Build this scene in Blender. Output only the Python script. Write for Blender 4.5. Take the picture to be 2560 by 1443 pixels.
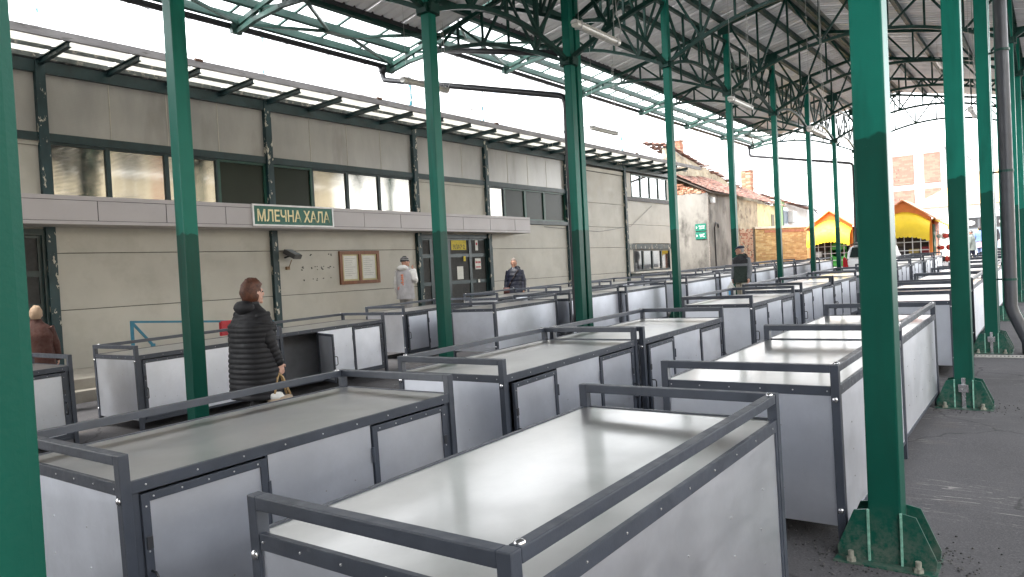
import bpy, bmesh, math, random
from mathutils import Vector, Matrix, noise
random.seed(7)
R = math.radians
scene = bpy.context.scene
for o in list(bpy.data.objects):
    bpy.data.objects.remove(o, do_unlink=True)
COL = scene.collection

# ------------------------------------------------------------------ camera
CAM_H, YAW, PITCH, ROLL = 1.62, R(36.5544), R(-1.3691), R(-2.9343)
fw = Vector((-math.sin(YAW)*math.cos(PITCH), math.cos(YAW)*math.cos(PITCH), math.sin(PITCH)))
r0 = Vector((math.cos(YAW), math.sin(YAW), 0)); u0 = r0.cross(fw)
rt = math.cos(ROLL)*r0 + math.sin(ROLL)*u0
up = -math.sin(ROLL)*r0 + math.cos(ROLL)*u0
cam = bpy.data.cameras.new('camera'); cam.sensor_width = 36; cam.lens = 1842.69/2560*36
cam.clip_start = 0.05; cam.clip_end = 2000
camo = bpy.data.objects.new('camera', cam); COL.objects.link(camo)
M = Matrix((rt, up, -fw)).transposed().to_4x4(); M.translation = (0, 0, CAM_H)
camo.matrix_world = M
scene.camera = camo

# ------------------------------------------------------------------ sky, sun, exposure
SUN_EL, SUN_AZ = R(58), R(205)           # azimuth measured from +Y towards +X
w = bpy.data.worlds.new('World'); scene.world = w; w.use_nodes = True
nt = w.node_tree; nt.nodes.clear()
sky = nt.nodes.new('ShaderNodeTexSky'); sky.sky_type = 'NISHITA'; sky.sun_disc = False
sky.sun_elevation = SUN_EL; sky.sun_rotation = SUN_AZ
sky.air_density = 1.0; sky.dust_density = 1.0; sky.ozone_density = 1.0
hs = nt.nodes.new('ShaderNodeHueSaturation'); hs.inputs['Saturation'].default_value = 0.10
bg = nt.nodes.new('ShaderNodeBackground'); bg.inputs['Strength'].default_value = 0.15
wo = nt.nodes.new('ShaderNodeOutputWorld')
nt.links.new(sky.outputs[0], hs.inputs['Color']); nt.links.new(hs.outputs[0], bg.inputs['Color'])
nt.links.new(bg.outputs[0], wo.inputs['Surface'])
sl = bpy.data.lights.new('sun', 'SUN'); sl.energy = 1.4; sl.angle = R(25); sl.color = (1, 0.96, 0.9)
so = bpy.data.objects.new('sun', sl); COL.objects.link(so)
sd = Vector((math.sin(SUN_AZ)*math.cos(SUN_EL), math.cos(SUN_AZ)*math.cos(SUN_EL), math.sin(SUN_EL)))
so.rotation_euler = sd.to_track_quat('Z', 'Y').to_euler(); so.location = (-15, -30, 40)
vs = scene.view_settings; vs.view_transform = 'Standard'; vs.look = 'None'; vs.gamma = 1.0
vs.exposure = 2.97; vs.use_curve_mapping = False
scene.render.engine = 'CYCLES'
try:
    scene.cycles.max_bounces = 8; scene.cycles.diffuse_bounces = 4; scene.cycles.transparent_max_bounces = 12
except Exception: pass

SX, SY = 0.0067, 0.019
def gz(x, y): return SX*max(-20, min(15, x)) + SY*max(-10, min(46, y))

# ------------------------------------------------------------------ materials
MAT = {}
def lin(c):
    return tuple((v/12.92 if v <= 0.04045 else ((v+0.055)/1.055)**2.4) for v in c)
def srgb(r, g, b): return lin((r/255, g/255, b/255))
def nodes_of(name):
    m = bpy.data.materials.new(name); m.use_nodes = True; n = m.node_tree
    return m, n, n.nodes['Principled BSDF']
def mix_rgb(n, fac, a, b):
    mx = n.nodes.new('ShaderNodeMix'); mx.data_type = 'RGBA'
    if isinstance(fac, float): mx.inputs[0].default_value = fac
    else: n.links.new(fac, mx.inputs[0])
    for i, v in ((6, a), (7, b)):
        if isinstance(v, tuple): mx.inputs[i].default_value = (*v, 1)
        else: n.links.new(v, mx.inputs[i])
    return mx.outputs[2]
def tex(n, kind, scale, coord='Object', sc=(1, 1, 1), **kw):
    tc = n.nodes.new('ShaderNodeTexCoord'); mp = n.nodes.new('ShaderNodeMapping')
    mp.inputs['Scale'].default_value = sc
    if coord == 'World':
        g = n.nodes.new('ShaderNodeNewGeometry'); n.links.new(g.outputs['Position'], mp.inputs[0])
    else: n.links.new(tc.outputs[coord], mp.inputs[0])
    t = n.nodes.new('ShaderNodeTex'+kind)
    t.inputs['Scale'].default_value = scale
    for k, v in kw.items(): t.inputs[k].default_value = v
    n.links.new(mp.outputs[0], t.inputs['Vector'])
    return t
def ramp(n, src, p0, p1, v0=0.0, v1=1.0):
    r = n.nodes.new('ShaderNodeMapRange'); r.inputs[1].default_value = p0; r.inputs[2].default_value = p1
    r.inputs[3].default_value = v0; r.inputs[4].default_value = v1; r.clamp = True
    n.links.new(src, r.inputs[0]); return r.outputs[0]
def bump(n, b, src, strength, dist=0.01):
    bp = n.nodes.new('ShaderNodeBump'); bp.inputs['Strength'].default_value = strength
    bp.inputs['Distance'].default_value = dist
    n.links.new(src, bp.inputs['Height']); n.links.new(bp.outputs[0], b.inputs['Normal'])
def mat(name, col, rough=0.5, metal=0.0, var=0.12, vscale=6.0, bmp=0.0, bscale=60.0, spec=0.5, coord='World', sc=(1, 1, 1), col2=None, c2lo=0.55, c2hi=0.75):
    if name in MAT: return MAT[name]
    m, n, b = nodes_of(name)
    t = tex(n, 'Noise', vscale, coord, sc, Detail=6.0, Roughness=0.6)
    dark = tuple(c*(1-var) for c in col); light = tuple(min(1, c*(1+var)) for c in col)
    c = mix_rgb(n, ramp(n, t.outputs[0], 0.3, 0.7), dark, light)
    if col2:
        t2 = tex(n, 'Noise', vscale*1.7, coord, sc, Detail=8.0, Roughness=0.65)
        c = mix_rgb(n, ramp(n, t2.outputs[0], c2lo, c2hi), c, col2)
    n.links.new(c, b.inputs['Base Color'])
    b.inputs['Metallic'].default_value = metal; b.inputs['Specular IOR Level'].default_value = spec
    t3 = tex(n, 'Noise', vscale*3, coord, sc, Detail=4.0)
    n.links.new(ramp(n, t3.outputs[0], 0.3, 0.7, max(0.02, rough*0.8), min(1, rough*1.2)), b.inputs['Roughness'])
    if bmp:
        t4 = tex(n, 'Noise', bscale, coord, sc, Detail=5.0)
        bump(n, b, t4.outputs[0], bmp)
    MAT[name] = m; return m

def two_tone_green():
    m, n, b = nodes_of('green_column_paint')
    tc = n.nodes.new('ShaderNodeTexCoord'); sp = n.nodes.new('ShaderNodeSeparateXYZ')
    n.links.new(tc.outputs['Object'], sp.inputs[0])
    t = tex(n, 'Noise', 9.0, 'Object', Detail=2.0)
    ad = n.nodes.new('ShaderNodeMath'); ad.operation = 'MULTIPLY_ADD'
    n.links.new(t.outputs[0], ad.inputs[0]); ad.inputs[1].default_value = 0.12; n.links.new(sp.outputs[2], ad.inputs[2])
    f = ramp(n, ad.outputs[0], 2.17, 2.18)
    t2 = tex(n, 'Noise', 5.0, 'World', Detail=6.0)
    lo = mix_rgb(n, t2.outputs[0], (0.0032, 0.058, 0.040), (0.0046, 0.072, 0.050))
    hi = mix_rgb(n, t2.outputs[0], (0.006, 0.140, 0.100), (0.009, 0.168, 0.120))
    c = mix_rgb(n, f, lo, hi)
    t3 = tex(n, 'Noise', 22.0, 'World', Detail=8.0, Roughness=0.75)
    c = mix_rgb(n, ramp(n, t3.outputs[0], 0.71, 0.73), c, (0.20, 0.30, 0.24))
    t5 = tex(n, 'Noise', 7.0, 'World', (1, 1, 0.12), Detail=6.0)
    c = mix_rgb(n, ramp(n, t5.outputs[0], 0.52, 0.75, 0.0, 0.55), c, (0.005, 0.035, 0.025))
    t6 = tex(n, 'Noise', 13.0, 'World', Detail=7.0, Roughness=0.8)
    c = mix_rgb(n, ramp(n, t6.outputs[0], 0.755, 0.765), c, (0.13, 0.055, 0.03))
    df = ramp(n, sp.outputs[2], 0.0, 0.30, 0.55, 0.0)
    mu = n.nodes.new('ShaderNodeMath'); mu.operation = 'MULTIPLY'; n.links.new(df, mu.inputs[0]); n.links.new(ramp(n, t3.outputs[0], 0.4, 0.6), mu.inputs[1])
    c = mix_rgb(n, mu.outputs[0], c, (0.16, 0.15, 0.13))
    n.links.new(c, b.inputs['Base Color']); b.inputs['Roughness'].default_value = 0.38; b.inputs['Specular IOR Level'].default_value = 0.18
    t4 = tex(n, 'Noise', 120.0, 'World', Detail=3.0); bump(n, b, t4.outputs[0], 0.12, 0.004)
    MAT['green_column_paint'] = m; return m
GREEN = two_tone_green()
GTRUSS = mat('green_truss_paint', (0.006, 0.046, 0.035), 0.42, var=0.25, vscale=4, spec=0.3)
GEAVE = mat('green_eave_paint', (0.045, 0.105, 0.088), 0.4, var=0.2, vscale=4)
FRAME = mat('blue_grey_frame_paint', (0.040, 0.047, 0.062), 0.42, var=0.18, vscale=7, bmp=0.05, bscale=150, col2=(0.10, 0.105, 0.115), c2lo=0.66, c2hi=0.82, coord='World')
def galvanized(name, col, rough, metal, streak, dirt=0.35, dent=0.22):
    m, n, b = nodes_of(name)
    t = tex(n, 'Noise', 3.0, 'World', (1, 1, 1), Detail=4.0)
    t2 = tex(n, 'Voronoi', 55.0, 'World')
    c = mix_rgb(n, ramp(n, t.outputs[0], 0.35, 0.68), tuple(x*0.90 for x in col), tuple(min(1, x*1.06) for x in col))
    c = mix_rgb(n, ramp(n, t2.outputs['Color'], 0.0, 1.0, 0.0, 0.10), c, tuple(x*0.7 for x in col))
    t5 = tex(n, 'Noise', 5.0, 'World', (1, 1, 0.5), Detail=9.0, Roughness=0.75)
    c = mix_rgb(n, ramp(n, t5.outputs[0], 0.56, 0.72, 0.0, dirt), c, tuple(x*0.55 for x in col))
    t6 = tex(n, 'Noise', 9.0, 'World', (0.3, 0.3, 9.0), Detail=2.0, Distortion=1.5)
    c = mix_rgb(n, ramp(n, t6.outputs[0], 0.70, 0.72, 0.0, dirt*0.8), c, tuple(min(1, x*1.35) for x in col))
    oi = n.nodes.new('ShaderNodeObjectInfo')
    c = mix_rgb(n, ramp(n, oi.outputs['Random'], 0.0, 1.0, 0.0, 0.22), c, tuple(x*0.72 for x in col))
    n.links.new(c, b.inputs['Base Color'])
    b.inputs['Metallic'].default_value = metal
    t3 = tex(n, 'Noise', 2.2, 'Object', streak, Detail=8.0, Roughness=0.7)
    n.links.new(ramp(n, t3.outputs[0], 0.3, 0.72, rough*0.92, rough*1.1), b.inputs['Roughness'])
    t4 = tex(n, 'Noise', 2.3, 'World', (1, 1, 1), Detail=2.0); bump(n, b, t4.outputs[0], dent, 0.05)
    MAT[name] = m; return m
TOPM = galvanized('galvanised_table_top', (0.54, 0.535, 0.52), 0.30, 0.88, (3, 0.5, 1), 0.02, 0.12)
_b = TOPM.node_tree.nodes['Principled BSDF']; _b.inputs['Coat Weight'].default_value = 0.3; _b.inputs['Coat Roughness'].default_value = 0.10; _b.inputs['Coat IOR'].default_value = 1.7
PANM = galvanized('galvanised_panel', (0.70, 0.725, 0.785), 0.44, 1.0, (1, 1, 3), 0.12, 0.05)
RIVET = mat('zinc_rivet', (0.75, 0.75, 0.76), 0.25, 1.0, var=0.05)
DARKIN = mat('dark_inside', (0.03, 0.032, 0.036), 0.7)
BLACKPIPE = mat('black_pipe', (0.030, 0.031, 0.036), 0.38, var=0.2, vscale=5)
PIPEG = mat('anthracite_pipe', (0.040, 0.043, 0.050), 0.42, var=0.15, vscale=4)
ROOFM = mat('roof_sheet_underside', (0.88, 0.865, 0.87), 0.45, var=0.06, vscale=2)
def glaze(name, col, alpha, rough):
    m, n, b = nodes_of(name)
    t = tex(n, 'Noise', 2.5, 'World', Detail=6.0)
    c = mix_rgb(n, ramp(n, t.outputs[0], 0.35, 0.7), tuple(x*0.8 for x in col), col)
    n.links.new(c, b.inputs['Base Color']); b.inputs['Roughness'].default_value = rough
    tr = n.nodes.new('ShaderNodeBsdfTransparent'); tl = n.nodes.new('ShaderNodeBsdfTranslucent')
    n.links.new(c, tl.inputs['Color'])
    a1 = n.nodes.new('ShaderNodeMixShader'); a1.inputs[0].default_value = 0.6
    n.links.new(b.outputs[0], a1.inputs[1]); n.links.new(tl.outputs[0], a1.inputs[2])
    a2 = n.nodes.new('ShaderNodeMixShader'); a2.inputs[0].default_value = alpha
    n.links.new(a1.outputs[0], a2.inputs[1]); n.links.new(tr.outputs[0], a2.inputs[2])
    n.links.new(a2.outputs[0], n.nodes['Material Output'].inputs[0])
    MAT[name] = m; return m
EAVEGL = glaze('clear_roof_glazing', (0.8, 0.84, 0.84), 0.78, 0.15)
AWNGL = glaze('yellowed_awning_sheet', (0.62, 0.615, 0.57), 0.12, 0.3)
CREAM = mat('cream_wall_panel', (0.475, 0.455, 0.40), 0.5, var=0.07, vscale=1.2, bmp=0.03, bscale=30, col2=(0.40, 0.38, 0.325), c2lo=0.50, c2hi=0.8)
FASC = mat('grey_fascia_panel', (0.46, 0.43, 0.435), 0.42, var=0.04, vscale=1.5)
SEAM = mat('dark_seam', (0.05, 0.05, 0.05), 0.8)
TEAL = mat('dark_teal_paint', (0.010, 0.032, 0.036), 0.42, var=0.3, vscale=5)
TEALPEEL = mat('peeling_teal_paint', (0.010, 0.036, 0.042), 0.5, var=0.3, vscale=3.4, col2=(0.50, 0.47, 0.39), c2lo=0.595, c2hi=0.605, sc=(1.6, 1.6, 0.75))
MASTM = mat('peeling_white_mast', (0.80, 0.82, 0.83), 0.5, var=0.05, vscale=3.0, col2=(0.03, 0.20, 0.25), c2lo=0.53, c2hi=0.55, sc=(1.5, 1.5, 0.6))
WGREEN = mat('green_window_frame', (0.012, 0.070, 0.050), 0.4, var=0.2)
DOORG = mat('dark_green_door_frame', (0.008, 0.028, 0.030), 0.35, var=0.2)
def strip_mat():
    m, n, b = nodes_of('weathered_polycarbonate')
    t = tex(n, 'Noise', 1.1, 'World', (1, 1, 0.35), Detail=7.0, Roughness=0.6)
    c = mix_rgb(n, ramp(n, t.outputs[0], 0.38, 0.66), (0.34, 0.33, 0.315), (0.43, 0.415, 0.39))
    t2 = tex(n, 'Noise', 1.1, 'World', (1, 1.3, 0.4), Detail=4.0)
    c = mix_rgb(n, ramp(n, t2.outputs[0], 0.58, 0.80, 0.0, 0.7), c, (0.15, 0.138, 0.125))
    n.links.new(c, b.inputs['Base Color']); b.inputs['Roughness'].default_value = 0.22
    b.inputs['Metallic'].default_value = 0.12
    wv = n.nodes.new('ShaderNodeTexWave'); wv.bands_direction = 'Z'; wv.inputs['Scale'].default_value = 12
    g = n.nodes.new('ShaderNodeNewGeometry'); n.links.new(g.outputs['Position'], wv.inputs['Vector'])
    bump(n, b, wv.outputs[0], 0.06, 0.01)
    MAT['strip'] = m; return m
STRIP = strip_mat()
def pane_mat(name, col, metal, rough, wave=0.0, ior=1.6):
    m, n, b = nodes_of(name)
    t = tex(n, 'Noise', 1.4, 'World', Detail=4.0)
    c = mix_rgb(n, t.outputs[0], tuple(x*0.7 for x in col), tuple(x*1.2 for x in col))
    n.links.new(c, b.inputs['Base Color']); b.inputs['Metallic'].default_value = metal
    b.inputs['Roughness'].default_value = rough; b.inputs['IOR'].default_value = ior
    if wave:
        wv = n.nodes.new('ShaderNodeTexWave'); wv.bands_direction = 'Z'; wv.inputs['Scale'].default_value = 14
        g = n.nodes.new('ShaderNodeNewGeometry'); n.links.new(g.outputs['Position'], wv.inputs['Vector'])
        bump(n, b, wv.outputs[0], wave, 0.006)
    MAT[name] = m; return m
PANE = pane_mat('reflective_fluted_pane', (0.36, 0.345, 0.31), 0.86, 0.035, 0.03)
PANED = pane_mat('dark_pane', (0.022, 0.030, 0.022), 0.0, 0.25, ior=1.25)
GLASSD = pane_mat('door_glass', (0.035, 0.038, 0.040), 0.0, 0.03)
GLASSP = pane_mat('pale_window_glass', (0.22, 0.27, 0.33), 0.1, 0.1)
GLASSF = pane_mat('glare_paled_window', (0.55, 0.60, 0.66), 0.0, 0.2)  # glare over the far windows is put into this pale colour
CONC = mat('step_concrete', (0.34, 0.31, 0.26), 0.8, var=0.15, vscale=3, bmp=0.2, bscale=40)
def ground_mat():
    m, n, b = nodes_of('asphalt')
    t = tex(n, 'Noise', 0.9, 'World', Detail=8.0, Roughness=0.65)
    c = mix_rgb(n, ramp(n, t.outputs[0], 0.3, 0.7), (0.062, 0.0605, 0.064), (0.092, 0.090, 0.094))
    t2 = tex(n, 'Noise', 95.0, 'World', Detail=6.0, Roughness=0.8)
    c = mix_rgb(n, ramp(n, t2.outputs[0], 0.47, 0.66, 0.0, 0.9), c, (0.135, 0.132, 0.136))
    t3 = tex(n, 'Voronoi', 26.0, 'World')
    c = mix_rgb(n, ramp(n, t3.outputs['Distance'], 0.0, 0.055, 1.0, 0.0), c, (0.27, 0.26, 0.24))
    # chalky scrapes: thin stretched wisps, only in patches
    t4 = tex(n, 'Noise', 2.2, 'World', (0.45, 5.0, 1), Detail=3.0, Distortion=0.8)
    ln = ramp(n, t4.outputs[0], 0.495, 0.5, 0, 1); ln2 = ramp(n, t4.outputs[0], 0.502, 0.510, 1, 0)
    pm = tex(n, 'Noise', 1.3, 'World', Detail=3.0)
    mu = n.nodes.new('ShaderNodeMath'); mu.operation = 'MULTIPLY'; n.links.new(ln, mu.inputs[0]); n.links.new(ln2, mu.inputs[1])
    mu2 = n.nodes.new('ShaderNodeMath'); mu2.operation = 'MULTIPLY'; n.links.new(mu.outputs[0], mu2.inputs[0])
    n.links.new(ramp(n, pm.outputs[0], 0.50, 0.62, 0, 0.75), mu2.inputs[1])
    c = mix_rgb(n, mu2.outputs[0], c, (0.36, 0.34, 0.32))
    t5 = tex(n, 'Noise', 1.9, 'World', Detail=4.0)
    c = mix_rgb(n, ramp(n, t5.outputs[0], 0.64, 0.80, 0.0, 0.5), c, (0.14, 0.115, 0.095))
    t6 = tex(n, 'Noise', 0.5, 'World', Detail=4.0)
    c = mix_rgb(n, ramp(n, t6.outputs[0], 0.52, 0.72, 0.0, 0.55), c, (0.026, 0.025, 0.026))
    cr = n.nodes.new('ShaderNodeTexVoronoi'); cr.feature = 'DISTANCE_TO_EDGE'; cr.inputs['Scale'].default_value = 0.42
    wn = tex(n, 'Noise', 1.8, 'World', Detail=5.0); g2 = n.nodes.new('ShaderNodeNewGeometry')
    va = n.nodes.new('ShaderNodeVectorMath'); va.operation = 'MULTIPLY_ADD'; va.inputs[1].default_value = (0.5, 0.5, 0.5)
    n.links.new(wn.outputs['Color'], va.inputs[0]); n.links.new(g2.outputs['Position'], va.inputs[2]); n.links.new(va.outputs[0], cr.inputs['Vector'])
    c = mix_rgb(n, ramp(n, cr.outputs['Distance'], 0.002, 0.006, 0.40, 0.0), c, (0.012, 0.012, 0.012))
    n.links.new(c, b.inputs['Base Color']); b.inputs['Roughness'].default_value = 0.9; b.inputs['Specular IOR Level'].default_value = 0.12
    bump(n, b, t2.outputs[0], 0.5, 0.008)
    MAT['asphalt'] = m; return m
ASPH = ground_mat()

# ------------------------------------------------------------------ mesh helpers
class MB:
    def __init__(s): s.v = []; s.f = []; s.m = []
    def add(s, vs, fs, mi=0):
        k = len(s.v); s.v += [tuple(p) for p in vs]
        s.f += [tuple(i+k for i in f) for f in fs]; s.m += [mi]*len(fs); return s
    def box(s, x0, x1, y0, y1, z0, z1, mi=0):
        vs = [(x, y, z) for z in (z0, z1) for y in (y0, y1) for x in (x0, x1)]
        return s.add(vs, [(0, 2, 3, 1), (4, 5, 7, 6), (0, 1, 5, 4), (2, 6, 7, 3), (0, 4, 6, 2), (1, 3, 7, 5)], mi)
    def bar(s, p, q, w, h=None, mi=0, upv=(0, 0, 1)):
        h = h or w; p = Vector(p); q = Vector(q); d = (q-p).normalized()
        u = Vector(upv)
        if abs(d.dot(u)) > 0.98: u = Vector((0, 1, 0))
        a = d.cross(u).normalized(); b = a.cross(d)
        vs = [e + a*i*w/2 + b*j*h/2 for e in (p, q) for i, j in ((-1, -1), (1, -1), (1, 1), (-1, 1))]
        return s.add(vs, [(0, 1, 2, 3), (7, 6, 5, 4), (0, 4, 5, 1), (1, 5, 6, 2), (2, 6, 7, 3), (3, 7, 4, 0)], mi)
    def path(s, pts, w, h=None, mi=0):
        for a, b in zip(pts, pts[1:]): s.bar(a, b, w, h, mi)
        return s
    def tube(s, pts, r, n=10, mi=0, cap=True):
        pts = [Vector(p) for p in pts]; rr = r if isinstance(r, (list, tuple)) else [r]*len(pts)
        k = len(s.v); prev = None
        for i, p in enumerate(pts):
            d = (pts[min(i+1, len(pts)-1)]-pts[max(i-1, 0)])
            d = d.normalized() if d.length > 1e-9 else Vector((0, 0, 1))
            if prev is None: a = d.orthogonal().normalized()
            else:
                a = prev - d*prev.dot(d); a = a.normalized() if a.length > 1e-6 else d.orthogonal().normalized()
            prev = a; b = d.cross(a)
            for j in range(n):
                t = 2*math.pi*j/n; s.v.append(tuple(p + (a*math.cos(t)+b*math.sin(t))*rr[i]))
        for i in range(len(pts)-1):
            for j in range(n):
                j2 = (j+1) % n
                s.f.append((k+i*n+j, k+i*n+j2, k+(i+1)*n+j2, k+(i+1)*n+j)); s.m.append(mi)
        if cap:
            s.f.append(tuple(k+j for j in range(n))[::-1]); s.m.append(mi)
            e = k+(len(pts)-1)*n; s.f.append(tuple(e+j for j in range(n))); s.m.append(mi)
        return s
    def ell(s, c, rx, ry, rz, n=12, m=8, mi=0, fn=None):
        k = len(s.v); c = Vector(c)
        for i in range(m+1):
            th = math.pi*i/m
            for j in range(n):
                ph = 2*math.pi*j/n
                d = Vector((math.sin(th)*math.cos(ph), math.sin(th)*math.sin(ph), math.cos(th)))
                p = Vector((d.x*rx, d.y*ry, d.z*rz))
                if fn: p = fn(d, p)
                s.v.append(tuple(c+p))
        for i in range(m):
            for j in range(n):
                j2 = (j+1) % n
                s.f.append((k+i*n+j, k+(i+1)*n+j, k+(i+1)*n+j2, k+i*n+j2)); s.m.append(mi)
        return s
    def rings(s, rings, n=20, mi=0, cap=True):
        """rings: list of (cx,cy,z,rx,ry[,pow])"""
        k = len(s.v)
        for rg in rings:
            cx, cy, z, rx, ry = rg[:5]; pw = rg[5] if len(rg) > 5 else 1.0
            for j in range(n):
                t = 2*math.pi*j/n; c, q = math.cos(t), math.sin(t)
                s.v.append((cx+rx*math.copysign(abs(c)**pw, c), cy+ry*math.copysign(abs(q)**pw, q), z))
        for i in range(len(rings)-1):
            for j in range(n):
                j2 = (j+1) % n; s.f.append((k+i*n+j, k+i*n+j2, k+(i+1)*n+j2, k+(i+1)*n+j)); s.m.append(mi)
        if cap:
            s.f.append(tuple(k+j for j in range(n))[::-1]); s.m.append(mi)
            e = k+(len(rings)-1)*n; s.f.append(tuple(e+j for j in range(n))); s.m.append(mi)
        return s
    def prism(s, poly, d, mi=0):
        d = Vector(d); n = len(poly); vs = [Vector(p) for p in poly]; vs += [p+d for p in vs]
        fs = [tuple(range(n))[::-1], tuple(range(n, 2*n))] + [(i, (i+1) % n, n+(i+1) % n, n+i) for i in range(n)]
        return s.add(vs, fs, mi)
    def mesh(s, name, mats, off=(0, 0, 0), bevel=0.0, smooth=False, segs=2):
        me = bpy.data.meshes.new(name); o = Vector(off)
        me.from_pydata([tuple(Vector(p)-o) for p in s.v], [], s.f)
        if not isinstance(mats, (list, tuple)): mats = [mats]
        for m_ in mats: me.materials.append(m_)
        me.polygons.foreach_set('material_index', s.m)
        bm = bmesh.new(); bm.from_mesh(me)
        bmesh.ops.recalc_face_normals(bm, faces=bm.faces)
        if bevel: bmesh.ops.bevel(bm, geom=bm.edges[:], offset=bevel, segments=segs, profile=0.7, affect='EDGES', clamp_overlap=True)
        if smooth:
            for f in bm.faces: f.smooth = True
        bm.to_mesh(me); bm.free()
        return me
    def build(s, name, mats, parent=None, bevel=0.0, smooth=False, world=True):
        off = (0, 0, 0)
        if parent is not None and world:
            off = WLOC.get(parent.name, Vector((0, 0, 0)))
        me = s.mesh(name, mats, off, bevel, smooth)
        o = bpy.data.objects.new(name, me); COL.objects.link(o)
        if parent is not None: o.parent = parent; WLOC[o.name] = Vector(off)
        return o
WLOC = {}
def tag(o, label=None, cat=None, group=None, kind=None):
    if label: o['label'] = label
    if cat: o['category'] = cat
    if group: o['group'] = group
    if kind: o['kind'] = kind
    return o
def thing(name, label, cat, loc=(0, 0, 0), group=None):
    o = bpy.data.objects.new(name, None); COL.objects.link(o); o.location = loc
    o.empty_display_size = 0.2
    WLOC[o.name] = Vector(loc); return tag(o, label, cat, group)
def single(mb, name, mats, label, cat, loc, group=None, **kw):
    WLOC_tmp = Vector(loc); me = mb.mesh(name, mats, WLOC_tmp, kw.get('bevel', 0), kw.get('smooth', False))
    o = bpy.data.objects.new(name, me); COL.objects.link(o); o.location = loc
    return tag(o, label, cat, group)
def part(mesh, name, parent, loc=(0, 0, 0), rot=None):
    o = bpy.data.objects.new(name, mesh); COL.objects.link(o); o.parent = parent; o.location = loc
    if rot: o.rotation_euler = rot
    return o
CH = {}
def kids(o): return [c for c in bpy.data.objects if c.parent == o]
def copy_tree(o, parent=None, cache=None):
    c = o.copy(); COL.objects.link(c); c.parent = parent
    for ch in CHILD[o.name]: copy_tree(ch, c)
    return c
CHILD = {}
def index_children(root):
    allc = [o for o in bpy.data.objects]
    for o in allc: CHILD[o.name] = []
    for o in allc:
        if o.parent: CHILD[o.parent.name].append(o)
def text_mesh(txt, width, height, depth=0.004):
    cu = bpy.data.curves.new('lettering', 'FONT'); cu.body = txt; cu.extrude = 0.5; cu.align_x = 'CENTER'
    cu.offset = 0.016
    o = bpy.data.objects.new('lettering', cu); COL.objects.link(o)
    dg = bpy.context.evaluated_depsgraph_get(); me = bpy.data.meshes.new_from_object(o.evaluated_get(dg))
    bpy.data.objects.remove(o, do_unlink=True)
    xs = [v.co.x for v in me.vertices]; ys = [v.co.y for v in me.vertices]; zs = [v.co.z for v in me.vertices]
    cx, cy = (min(xs)+max(xs))/2, (min(ys)+max(ys))/2
    sx, sy = width/(max(xs)-min(xs)), height/(max(ys)-min(ys)); sz = depth/max(1e-6, max(zs)-min(zs))
    for v in me.vertices:
        v.co = ((v.co.x-cx)*sx, (v.co.y-cy)*sy, (v.co.z-min(zs))*sz)
    return me

# ================================================================== THE SETTING
def grid_mesh(name, xs, ys, fz, m):
    mb = MB(); nx = len(xs)
    mb.v = [(x, y, fz(x, y)) for y in ys for x in xs]
    mb.f = [(j*nx+i, j*nx+i+1, (j+1)*nx+i+1, (j+1)*nx+i) for j in range(len(ys)-1) for i in range(nx-1)]
    mb.m = [0]*len(mb.f)
    o = mb.build(name, m); o['kind'] = 'structure'; return o
grid_mesh('ground', [-900, -300, -100, -20, -5, 0, 15, 60, 300, 900], [-600, -200, -60, -10, 0, 10, 20, 30, 46, 80, 200, 500, 1200], gz, ASPH)

# ================================================================== MARKET CANOPY
XL, XR, XM, HW = -6.95, -0.725, -3.8375, 3.1125
XE, XRE = -11.45, 1.7  # right edge is out of view, its reach set by the side light wanted
def zr(x): return 8.22 - 0.2133*abs(x+5.35)
def zarch(x): return 6.1 + 0.85*(1-((x-XM)/HW)**2)
CANT = [(-7.02, 6.10), (-7.46, 6.31), (-8.0, 6.54), (-8.5, 6.72), (-8.83, 6.81), (-9.4, 6.90), (-10.2, 6.945), (-10.9, 6.90), (-11.45, 6.80)]
def zcant(x):
    for (a, za), (b, zb) in zip(CANT, CANT[1:]):
        if b <= x <= a: return za + (zb-za)*(x-a)/(b-a)
    return CANT[-1][1]
CW = 0.15
def column_meshes(height):
    mb = MB().box(-CW/2, CW/2, -CW/2, CW/2, -0.12, height)
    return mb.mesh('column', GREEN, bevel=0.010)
def gusset_mesh(sx):
    o, t = 0.074*sx, 0.0
    poly = [(o, 0, -0.02), (sx*0.215, 0, -0.02), (sx*0.225, 0, 0.05), (sx*0.14, 0, 0.25), (o, 0, 0.262)]
    return MB().prism(poly, (0, 0.012, 0)).mesh('gusset', GREEN, bevel=0.002)
GUS = {1: gusset_mesh(1), -1: gusset_mesh(-1)}
WELD = mat('pale_weld_bead', (0.16, 0.34, 0.26), 0.6, var=0.4, vscale=40)
WELDM = MB().box(-0.006, 0.006, -0.008, 0.008, 0.0, 0.262).mesh('weld_bead', WELD, bevel=0.003)
NUT = MB().tube([(0, 0, -0.02), (0, 0, 0.055)], 0.014, 8).tube([(0, 0, 0.0), (0, 0, 0.022)], 0.024, 6).mesh('anchor_bolt', mat('pale_bolt', (0.22, 0.22, 0.18), 0.7, var=0.3, vscale=50))
PLATE = MB().box(-0.23, 0.23, -0.16, 0.16, -0.03, 0.004).mesh('base_plate', GREEN)
CLAMP = MB().box(-0.016, 0.016, -0.100, -0.088, -0.02, 0.28).box(-0.04, 0.04, -0.112, -0.086, 0.15, 0.22).mesh('earthing_clamp', RIVET, bevel=0.002)
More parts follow.
